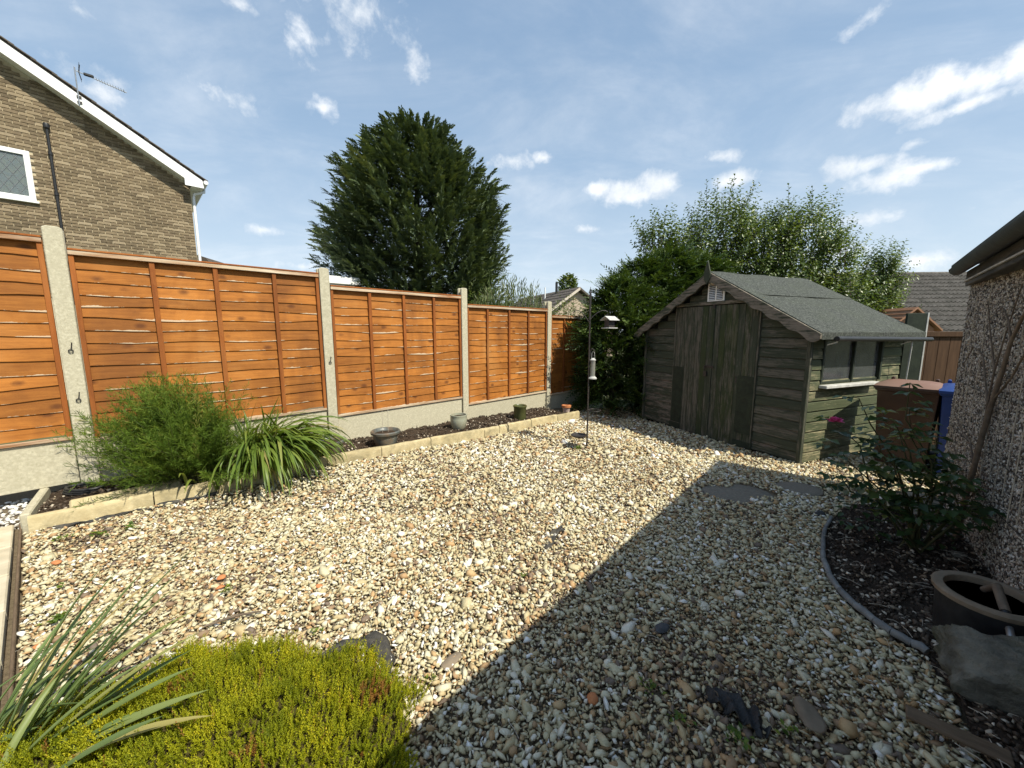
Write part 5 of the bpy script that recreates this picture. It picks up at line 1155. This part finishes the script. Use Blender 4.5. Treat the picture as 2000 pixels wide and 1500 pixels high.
fl = Cloud(); c0 = np.array(tips[0])-rb+np.array([-.015, -.02, .01]); P, D, U, Ls, T = [], [], [], [], []
for ring, (n, el, ln) in enumerate(((8, .15, .05), (8, .5, .044), (7, .9, .036), (5, 1.3, .028))):
    for k in range(n): q = 6.283*k/n+ring*.4; P.append(c0+rng.normal(0, .002, 3)); D.append(np.array([math.cos(q)*math.cos(el), math.sin(q)*math.cos(el), math.sin(el)])+rng.normal(0, .12, 3)); U.append(np.array([0, 0, 1.])+rng.normal(0, .3, 3)); Ls.append(ln*rng.uniform(.85, 1.2)); T.append(rng.random())
Ls = np.array(Ls); fl.leaves(np.array(P), np.array(D), np.array(U), Ls, Ls*.85, np.array(T), fold=.2); link('flower', fl.mesh('flower', M['rose_petal']), rs)

# ============================================================ pots in the border
def pot(name, label, loc, prof, mat, soil_z, soil_r, inner=None):
    rt = empty(name, loc, random.uniform(0, 6), label, 'plant pot', 'pots along the fence border'); m_ = MB(); m_.lathe(prof, 32, wob=.006); m_.build('body', M[mat] if isinstance(mat, str) else mat, rt, smooth=50)
    m_ = MB(); m_.lathe([(soil_r, soil_z-.01), (soil_r*.98, soil_z), (soil_r*.5, soil_z+.012), (.01, soil_z+.008)], 20); m_.build('compost', M['soil'], rt, smooth=60); return rt
bw = [(.10, 0), (.125, .03), (.138, .10), (.140, .125), (.168, .135), (.172, .155), (.160, .165), (.146, .158), (.135, .13), (.125, .10), (.02, .09)]
p1 = pot('glazed_bowl', 'dark grey glazed bowl half hidden by the strap leaves', (-1.95, 3.99, .055), bw, 'glaze_dark', .125, .128)
p2 = pot('glazed_bowl', 'dark grey glazed bowl with a brown stained side standing clear in the border', (-1.46, 4.33, .045), [(r_*.97, z*1.12) for r_, z in bw], 'glaze_dark', .15, .125)
m_ = MB()
for (x, y) in ((.03, .02), (-.03, .0)): m_.tube([(x, y, .15), (x+.005, y, .42)], .0022, 4)
m_.build('dead_stalk', M['dry_stem'], p2)
p3 = pot('glazed_pot', 'pale grey-green rounded glazed pot', (-.735, 5.20, .02), [(.072, 0), (.095, .03), (.112, .10), (.116, .15), (.112, .185), (.118, .195), (.116, .206), (.104, .205), (.102, .17), (.02, .16)], 'glaze_pale', .175, .10)
p4 = pot('glazed_pot', 'dark olive cylindrical pot', (.125, 5.98, -.015), [(.092, 0), (.096, .01), (.098, .18), (.108, .19), (.110, .215), (.100, .22), (.090, .21), (.088, .17), (.02, .165)], 'glaze_green', .18, .086)
p5 = pot('terracotta_pot', 'small terracotta pot with a pale bloomed side at the border\'s far end', (.95, 6.62, -.045), [(.055, 0), (.068, .085), (.069, .087)]+[(.078, .088), (.080, .125), (.072, .127), (.066, .10), (.02, .095)], 'terra_pale', .10, .064)
m_ = MB(); m_.lathe([(.0785, .09), (.0815, .09), (.0822, .126), (.0725, .1285), (.0705, .126), (.079, .124)], 24); m_.build('rim', M['terracotta'], p5, smooth=40)
# black ring of hose lying at the border's left end
m_ = MB()
for j in range(3): m_.tube([(-3.42+.13*math.cos(a)+.01*j, 2.93+.07*math.sin(a), .10+.016*j) for a in np.linspace(0, 6.283, 24)], .011, 7)
tag(m_.build('hose_coil', M['black_plastic'], smooth=60), 'black coil of hose lying at the border\'s left end', 'hose')

# ============================================================ bird feeding station
fp = Vector((.916, 4.572, -.06)); bf = empty('bird_feeding_pole', fp, 0, 'dark metal bird feeding pole standing in the gravel', 'bird feeder pole')
m_ = MB(); m_.tube([(0, 0, -.15), (0, 0, .8), (-.006, 0, 1.84)], [.010, .0095, .009], 8); m_.tube([(-.006, 0, 1.55), (-.006, 0, 1.84)], .0125, 8); m_.build('pole', M['dark_metal'], bf, smooth=40)
m_ = MB()
for a in range(4): q = a*1.57+.4; m_.tube([(-.006, 0, 1.84), (-.006+.02*math.cos(q), .02*math.sin(q), 1.87), (-.006+.008*math.cos(q), .008*math.sin(q), 1.90)], .003, 5)
m_.lathe([(.004, 1.835), (.014, 1.845), (.008, 1.86), (.002, 1.93)], 8, (-.006, 0, 0)); m_.build('finial', M['dark_metal'], bf, smooth=50)
def crook(sx, z, reach, rise):
    m_ = MB(); pts = [(0, 0, z)]+[(sx*reach*u, 0, z+rise*math.sin(u*math.pi*.55)) for u in (.2, .4, .6, .8, 1)]+[(sx*(reach+.03), 0, z+rise*.85), (sx*(reach+.035), 0, z+rise*.55), (sx*(reach+.012), 0, z+rise*.42)]; m_.tube(pts, .0045, 6); m_.build('hook_arm', M['dark_metal'], bf, smooth=50)
crook(-1, 1.50, .17, .16); crook(1, 1.56, .17, .10); crook(1, 1.06, .03, .16)
m_ = MB(); m_.tube([(.08+.075*math.cos(a), .075*math.sin(a), .475) for a in np.linspace(0, 6.283, 25)], .0045, 6); m_.tube([(0, 0, .49), (.012, 0, .476)], .008, 6); m_.build('ring_holder', M['dark_metal'], bf, smooth=50)
m_ = MB(); m_.lathe([(.01, .150), (.075, .152), (.095, .175), (.098, .176), (.090, .160), (.02, .144)], 24, (-.105, -.02, .0)); m_.tube([(0, 0, .165), (-.02, 0, .162)], .010, 6); m_.build('tray', M['dark_metal'], bf, smooth=50)
sf = empty('seed_feeder', fp+Vector((.045, -.005, .855)), 0, 'tall clear seed feeder hanging against the bird feeding pole', 'bird feeder')
m_ = MB(); m_.lathe([(.028, .03), (.028, .22)], 16); m_.build('tube', M['clear_plastic'], sf, smooth=50)
m_ = MB(); m_.lathe([(.048, .0), (.05, .012), (.030, .03), (.030, .035)], 16); m_.build('seed_tray', M['feeder_grey'], sf, smooth=50)
m_ = MB(); m_.lathe([(.032, .218), (.034, .23), (.012, .25)], 16); m_.tube([(-.02, 0, .235), (-.015, 0, .31), (0, 0, .335), (.015, 0, .31), (.02, 0, .235)], .0018, 5); m_.build('cap', M['feeder_grey'], sf, smooth=50)
hf = empty('house_feeder', fp+Vector((.228, .0, 1.46)), R(35), 'pale roofed house-shaped bird feeder hanging before the hedge', 'bird feeder')
m_ = MB(); m_.box((0, 0, -.004), (.15, .12, .010)); m_.build('base', M['feeder_grey'], hf, bevel=.002)
m_ = MB(); m_.lo((-.05, -.035, .001), (-.046, .035, .09)); m_.lo((.046, -.035, .001), (.05, .035, .09)); m_.lo((-.046, -.033, .001), (.046, -.030, .07)); m_.lo((-.046, .030, .001), (.046, .033, .07)); m_.build('walls', M['dark_metal'], hf)
for sg in (-1, 1):
    m_ = MB(); m_.add([(-.085, 0, .135), (.085, 0, .135), (.085, sg*.075, .088), (-.085, sg*.075, .088), (-.085, 0, .130), (.085, 0, .130), (.085, sg*.075, .083), (-.085, sg*.075, .083)], [(0, 1, 2, 3), (4, 7, 6, 5), (0, 3, 7, 4), (1, 5, 6, 2), (2, 6, 7, 3), (0, 4, 5, 1)]); m_.build('roof', M['feeder_grey'], hf)
m_ = MB(); m_.tube([(0, 0, .13), (0, 0, .23)], .002, 5); m_.build('hanger', M['dark_metal'], hf)

# ============================================================ wheelie bins
def bin_(name, label, loc, rz, mat, h=.93, w=.48, d=.55):
    rt = empty(name, loc, rz, label, 'wheelie bin', 'wheelie bins by the shed'); m_ = MB(); b = .80
    vs = []
    for (k, z, yy) in ((b, .06, .03), (.97, h*.88, 0), (1.04, h*.885, 0), (1.04, h*.93, 0)): vs += [(-w/2*k, -d/2*k+yy, z), (w/2*k, -d/2*k+yy, z), (w/2*k, d/2*k, z), (-w/2*k, d/2*k, z)]
    fs = [(3, 2, 1, 0)]
    for i in range(3):
        for j in range(4): fs.append((i*4+j, i*4+(j+1) % 4, i*4+4+(j+1) % 4, i*4+4+j))
    fs.append((12, 13, 14, 15)); m_.add(vs, fs); m_.build('body', M[mat], rt, bevel=.018, seg=2, smooth=40)
    m_ = MB(); nx, ny = 8, 6
    for j in range(ny+1):
        for i in range(nx+1):
            x = -w/2*1.09+w*1.09*i/nx; y = -d/2*1.12+d*1.17*j/ny; e = min(i, nx-i, j, ny-j); m_.v.append((x, y, h*.935+(0 if e == 0 else .030 if e == 1 else .042)+.012*math.sin(math.pi*j/ny)))
    for j in range(ny):
        for i in range(nx): q = j*(nx+1)+i; m_.f.append((q, q+1, q+nx+2, q+nx+1))
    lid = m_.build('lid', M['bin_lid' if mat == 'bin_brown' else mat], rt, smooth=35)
    m_ = MB(); m_.lo((-w/2*1.09, -d/2*1.12, h*.905), (w/2*1.09, -d/2*1.12+.02, h*.936)); m_.lo((-w/2*1.09, -d/2*1.12+.02, h*.91), (-w/2*1.09+.015, d*.6, h*.936)); m_.lo((w/2*1.09-.015, -d/2*1.12+.02, h*.91), (w/2*1.09, d*.6, h*.936)); m_.build('lid_rim', M[mat], lid, bevel=.005)
    for sx in (-1, 1): m_ = MB(); m_.tube([(sx*w*.36, d/2*1.0, h*.94), (sx*w*.36, d/2*1.17, h*.965), (sx*w*.36, d/2*1.12, h*.99), (sx*w*.36, d/2*.9, h*.985)], .016, 8); m_.build('hinge_handle', M[mat], lid, smooth=50)
    m_ = MB(); m_.tube([(-w*.42, d/2*1.1, h*.9), (w*.42, d/2*1.1, h*.9)], .014, 8); m_.build('handle_bar', M[mat], rt, smooth=50)
    for sx in (-1, 1): m_ = MB(); m_.tube([(sx*w*.40, d*.42, .10), (sx*w*.50, d*.42, .10)], .10, 18); m_.build('wheel', M['black_plastic'], rt, smooth=40)
    return rt
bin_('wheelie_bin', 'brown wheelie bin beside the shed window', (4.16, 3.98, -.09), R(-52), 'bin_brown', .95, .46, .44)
bin_('wheelie_bin', 'blue wheelie bin squeezed between the brown one and the garage corner', (4.44, 3.64, -.09), R(-46), 'bin_blue', .95, .46, .50)

# ============================================================ things in the right-hand bed and on the gravel
for i in range(len(EDGE)-4):
    if i == 0: continue
    (x0, y0), (x1, y1) = EDGE[i], EDGE[i+1]; z0, z1 = ground(x0, y0)+.022, ground(x1, y1)+.022; rr_ = .011+.006*min(1, i/8)
    d = Vector((x1-x0, y1-y0, z1-z0)); a, b = Vector((x0, y0, z0))+d*.02, Vector((x1, y1, z1))-d*.015
    m_ = MB(); m_.tube([a, a.lerp(b, .5)+Vector((random.uniform(-.004, .004), 0, random.uniform(0, .006))), b], [rr_, rr_*1.06, rr_*.95], 9)
    tag(m_.build('edging_length', M['edging_log'], smooth=50), 'grey curved bed edging length, '+['', 'farthest one by the rose', 'second from the far end', 'third from the far end', 'fourth from the far end', 'fifth from the far end', 'sixth from the far end', 'sixth from the boulder', 'fifth from the boulder', 'fourth from the boulder', 'third from the boulder', 'nearest the boulder'][i], 'edging', 'grey edging lengths round the bed')
# big black pot with tan rim, and the tool handle in it
bp = empty('glazed_planter', (2.05, 1.52, -.03), 0, 'black glazed planter with tan rim in the dark bed', 'planter'); bp.scale = (.93, .93, 1)
m_ = MB(); m_.lathe([(.13, 0), (.155, .06), (.165, .20), (.168, .245)], 32); m_.build('body', M['black_plastic'], bp, smooth=50)
m_ = MB(); m_.lathe([(.166, .245), (.180, .25), (.182, .268), (.172, .275), (.143, .272), (.138, .25), (.135, .14), (.02, .12)], 32); m_.build('rim', M['tan_rim'], bp, smooth=50)
th = empty('hand_tool', (2.07, 1.50, .275), 0, 'hand tool with wooden grip and silver collar lying over the planter rim', 'hand tool')
d = Vector((-.165, -.20, -.15)).normalized()
m_ = MB(); m_.tube([(.02, .07, -.05), (.01, .02, .0), tuple(d*.10)], [.012, .017, .016], 10); m_.build('grip', M['stem_brown'], th, smooth=50)
m_ = MB(); m_.tube([tuple(d*.09), tuple(d*.15)], .013, 10); m_.build('ferrule', M['black_plastic'], th, smooth=50)
m_ = MB(); m_.tube([tuple(d*.15), tuple(d*.34)], .012, 10); m_.build('shaft', M['grey_metal'], th, smooth=50)
def rock(name, label, cat, loc, dims, mat, seed, sub=4, rz=0, group=None):
    r_ = np.random.default_rng(seed); V, F = ico(sub); V = V.copy()
    for _ in range(9): d = unit(r_.normal(size=3)); V -= d*np.maximum(0, V@d-r_.uniform(.55, .85))[:, None]
    V *= (1+(.03*np.sin(V@np.array([17, 13, 15.]))+.02*np.sin(V@np.array([-29, 31, 23.]))+.012*np.sin(V@np.array([51, 47, -43.])) if sub > 4 else 0))[:, None] if sub > 4 else 1
    V *= (1+.05*np.sin(V@np.array([5, 3, 4.])+1)+.035*np.sin(V@np.array([-9, 8, 7.])))[:, None]; V = V*np.array(dims)
    o = link(name, np_mesh(name, V, F, M[mat], smooth=True), None, loc=loc, rot=(0, 0, rz)); return tag(o, label, cat, group)
rock('boulder', 'large rough grey boulder at the lower right edge', 'boulder', (1.84, 1.245, .07), (.26, .17, .20), 'rock', 27, 5, R(-35))
# old frogged brick
ob = MB(); ob.box((0, 0, 0), (.215, .10, .065)); o = ob.build('old_brick', M['old_brick'], None, bevel=.006, loc=(2.30, 1.80, .03), rot=(0, R(4), R(50))); tag(o, 'old red brick with holes between the planter and the garage', 'brick')
for k in range(3): m_ = MB(); m_.lathe([(.022, .033), (.021, .0345)], 14, ((k-1)*.062, 0, 0)); m_.build('core_hole', M['shed_dark'], o, scale=(1.2, 1, 1) if False else (1, 1, 1))
m_ = MB(); m_.box((0, 0, 0), (.24, .055, .014)); tag(m_.build('wood_offcut', M['driftwood'], None, bevel=.003, loc=(1.50, 1.13, .012), rot=(R(6), 0, R(-42))), 'flat brown wood offcut lying before the boulder', 'offcut')
rock('flat_stone', 'flat tan stone on the shaded gravel left of the boulder', 'stone', (1.06, 1.20, .004), (.075, .045, .016), 'tan_rim', 9, 3, R(70))
rock('slate_piece', 'dark slate piece on the gravel just right of the shadow line', 'stone', (.70, 1.61, .004), (.045, .03, .012), 'slate_piece', 2, 3, .4)
rock('slate_piece', 'brown-grey lump on the sunlit gravel by the shadow line', 'stone', (-.25, 1.42, .008), (.055, .03, .012), 'tan_rim', 7, 3, .9)
rock('slate_piece', 'dark grey pebble at the end of the near torn membrane', 'stone', (-.52, 1.19, .01), (.04, .022, .013), 'slate_piece', 17, 3, .1)
rock('slate_piece', 'round dark pebble on the far end of the bed edging', 'stone', (2.36, 2.80, -.03), (.045, .035, .025), 'slate_piece', 21, 3, .1)
for (x, y, rx, ry, l) in ((1.974, 3.216, .29, .23, 'round concrete cover set in the gravel, left of the pair before the shed'), (2.612, 3.35, .19, .16, 'smaller grey cover set in the gravel, right of the pair before the shed')):
    m_ = MB(); m_.lathe([(.99, -.03), (1.0, .0), (.97, .006), (.6, .010), (.02, .010)], 36, wob=.01); tag(m_.build('concrete_cover', M['concrete_disc'], None, smooth=40, loc=(x, y, ground(x, y)+.002), scale=(rx, ry, 1)), l, 'cover')
for i, (x, y, s_, l) in enumerate(((-2.645, 2.076, .030, 'beside the slabs at the far left'), (-1.546, 1.876, .024, 'in the left gravel, nearer of a pair'), (-1.60, 1.96, .028, 'in the left gravel, farther of a pair'), (-1.03, 1.894, .024, 'in the gravel above the heather'), (-1.08, 2.18, .018, 'farthest into the left gravel'), (-2.02, 1.48, .022, 'at the slab edge near the iris leaves'), (.30, 1.27, .030, 'on the shaded gravel below the shadow line'))):
    rock('terracotta_shard', 'terracotta shard '+l, 'shard', (x, y, ground(x, y)+.010), (s_, s_*.75, s_*.4), 'terracotta', 30+i, 2, i*.8, 'terracotta shards in the gravel')
# torn black membrane
def rag(name, label, pts, w, seed):
    r_ = random.Random(seed); m_ = MB(); n = len(pts)-1; S_ = 26; K = 6; P = [Vector((x, y, ground(x, y)+z)) for x, y, z in pts]
    for i in range(S_+1):
        u = i/S_*n; k = min(n-1, int(u)); p = P[k].lerp(P[k+1], u-k); t = (P[k+1]-P[k]).normalized(); sd_ = Vector((-t.y, t.x, 0)).normalized(); ww = w*(.55+.45*math.sin(math.pi*(i/S_)**.8))*(1+r_.uniform(-.15, .15))
        for j in range(K+1): v = j/K-.5; m_.v.append(tuple(p+sd_*v*ww+Vector((0, 0, .014+.014*math.sin(v*9+i*.9)+.010*math.sin(i*.7+v*4)+r_.uniform(-.002, .002)))))
    for i in range(S_):
        for j in range(K): q = i*(K+1)+j; m_.f.append((q, q+1, q+K+2, q+K+1))
    o = m_.build(name, M['fabric'], smooth=70); o.modifiers.new('thickness', 'SOLIDIFY').thickness = .0025; return tag(o, label, 'membrane', 'torn black membrane scraps')
rag('membrane_scrap', 'torn black membrane poking up beside the golden heather', [(-.80, 1.39, .02), (-.70, 1.46, .035), (-.58, 1.49, .03), (-.51, 1.41, .015), (-.50, 1.30, .008), (-.49, 1.20, .0)], .08, 1)
rag('membrane_scrap', 'twisted grey membrane scrap in the middle of the sunlit gravel', [(.21, 2.27, .0), (.25, 2.33, .008), (.27, 2.40, .01), (.30, 2.47, .012), (.36, 2.53, .006)], .055, 2)
rag('membrane_scrap', 'black membrane flap on the shaded gravel near the bottom edge', [(.74, 1.30, .0), (.80, 1.25, .012), (.84, 1.19, .016), (.86, 1.13, .004)], .085, 3)
rag('membrane_scrap', 'black membrane strip along the foot of the near kerb', [(-3.12, 2.43, .0), (-2.95, 2.58, .0), (-2.7, 2.82, .0), (-2.45, 3.06, .0)], .035, 4)
m_ = MB(); p = Vector((-1.30, 1.64, ground(-1.3, 1.64)+.02)); m_.tube([p+Vector((-.10, -.05, 0)), p+Vector((0, .01, .006)), p+Vector((.11, .05, 0))], [.005, .006, .003], 6); tag(m_.build('twig', M['stem_brown'], smooth=50), 'brown twig lying on the gravel above the heather', 'twig')
# weeds
def weed(label, x, y, r_, n, leaf, seed, z=0):
    global rng
    c_ = Cloud(); P, D = [], []
    for k in range(n): q = rng.uniform(0, 6.283); P.append((rng.normal(0, r_*.4), rng.normal(0, r_*.4), rng.uniform(.012, .03))); D.append((math.cos(q), math.sin(q), rng.uniform(.1, .9)))
    n = len(P); Ls = rng.uniform(.6, 1.2, n)*leaf; c_.leaves(np.array(P), np.array(D), np.array([[0, 0, 1.]]*n), Ls, Ls*.6, np.clip(rng.normal(.55, .25, n), 0, 1))
    tag(link('weed', c_.mesh('weed', M['weed']), None, loc=(x, y, ground(x, y)+z)), label, 'weed', 'small weeds in the gravel')
for i, (x, y, r_, n, lf, l) in enumerate(((-2.60, 2.47, .05, 16, .035, 'round-leaved weed below the near kerb stone'), (-2.72, 2.38, .06, 22, .03, 'spreading weed at the gravel\'s left corner'), (-2.90, 2.32, .05, 22, .024, 'small dark weed close to the slab edge by the kerb'), (-.88, 1.56, .03, 14, .022, 'bright little weed just above the heather'), (.95, 1.15, .035, 12, .026, 'weed beside the flat tan stone'), (.06, 1.99, .03, 10, .02, 'small weed in the middle of the sunlit gravel'), (.53, 1.31, .04, 20, .02, 'low weed on the shaded gravel right of the shadow line'), (.59, 1.18, .04, 24, .02, 'low weed near the bottom edge, left of the membrane flap'), (.80, 4.50, .07, 60, .03, 'yellow-green weed at the foot of the bird feeding pole'), (-2.35, 1.86, .02, 10, .022, 'yellowish weed near the left terracotta shard'), (-1.48, 1.84, .03, 16, .024, 'dark weed below the terracotta pair'), (-.32, 1.33, .025, 10, .018, 'weed beside the brown-grey lump'), (.76, 1.12, .05, 30, .022, 'weed under the near end of the membrane flap'), (-2.10, 1.62, .03, 30, .03, 'weed along the slab edge above the iris leaves'))): weed(l, x, y, min(r_, .04), n, lf, i)
o = weed and None
# dry straw on the dark bed
m_ = MB()
for k in range(120):
    u, v = rng.uniform(.1, 1), rng.uniform(.0, .9); p = Vector(bedr_pt(u, v))+Vector((0, 0, .016)); q = rng.uniform(0, 6.283); L0 = rng.uniform(.03, .13); e = p+Vector((math.cos(q)*L0, math.sin(q)*L0, rng.uniform(-.004, .012))); m_.tube([p, (p+e)/2+Vector((0, 0, .006)), e], .0013, 4, False)
for k in range(90):
    x, y = rng.uniform(-2.2, 1.7), rng.uniform(1.1, 3.4); p = Vector((x, y, ground(x, y)+.022)); q = rng.uniform(0, 6.283); L0 = rng.uniform(.03, .10); e = p+Vector((math.cos(q)*L0, math.sin(q)*L0, .004)); m_.tube([p, (p+e)/2+Vector((0, 0, .006)), e], .0010, 4, False)
tag(m_.build('straw', M['dry_stem']), 'scattered dry stalks over gravel and bed', 'straw', kind='stuff')
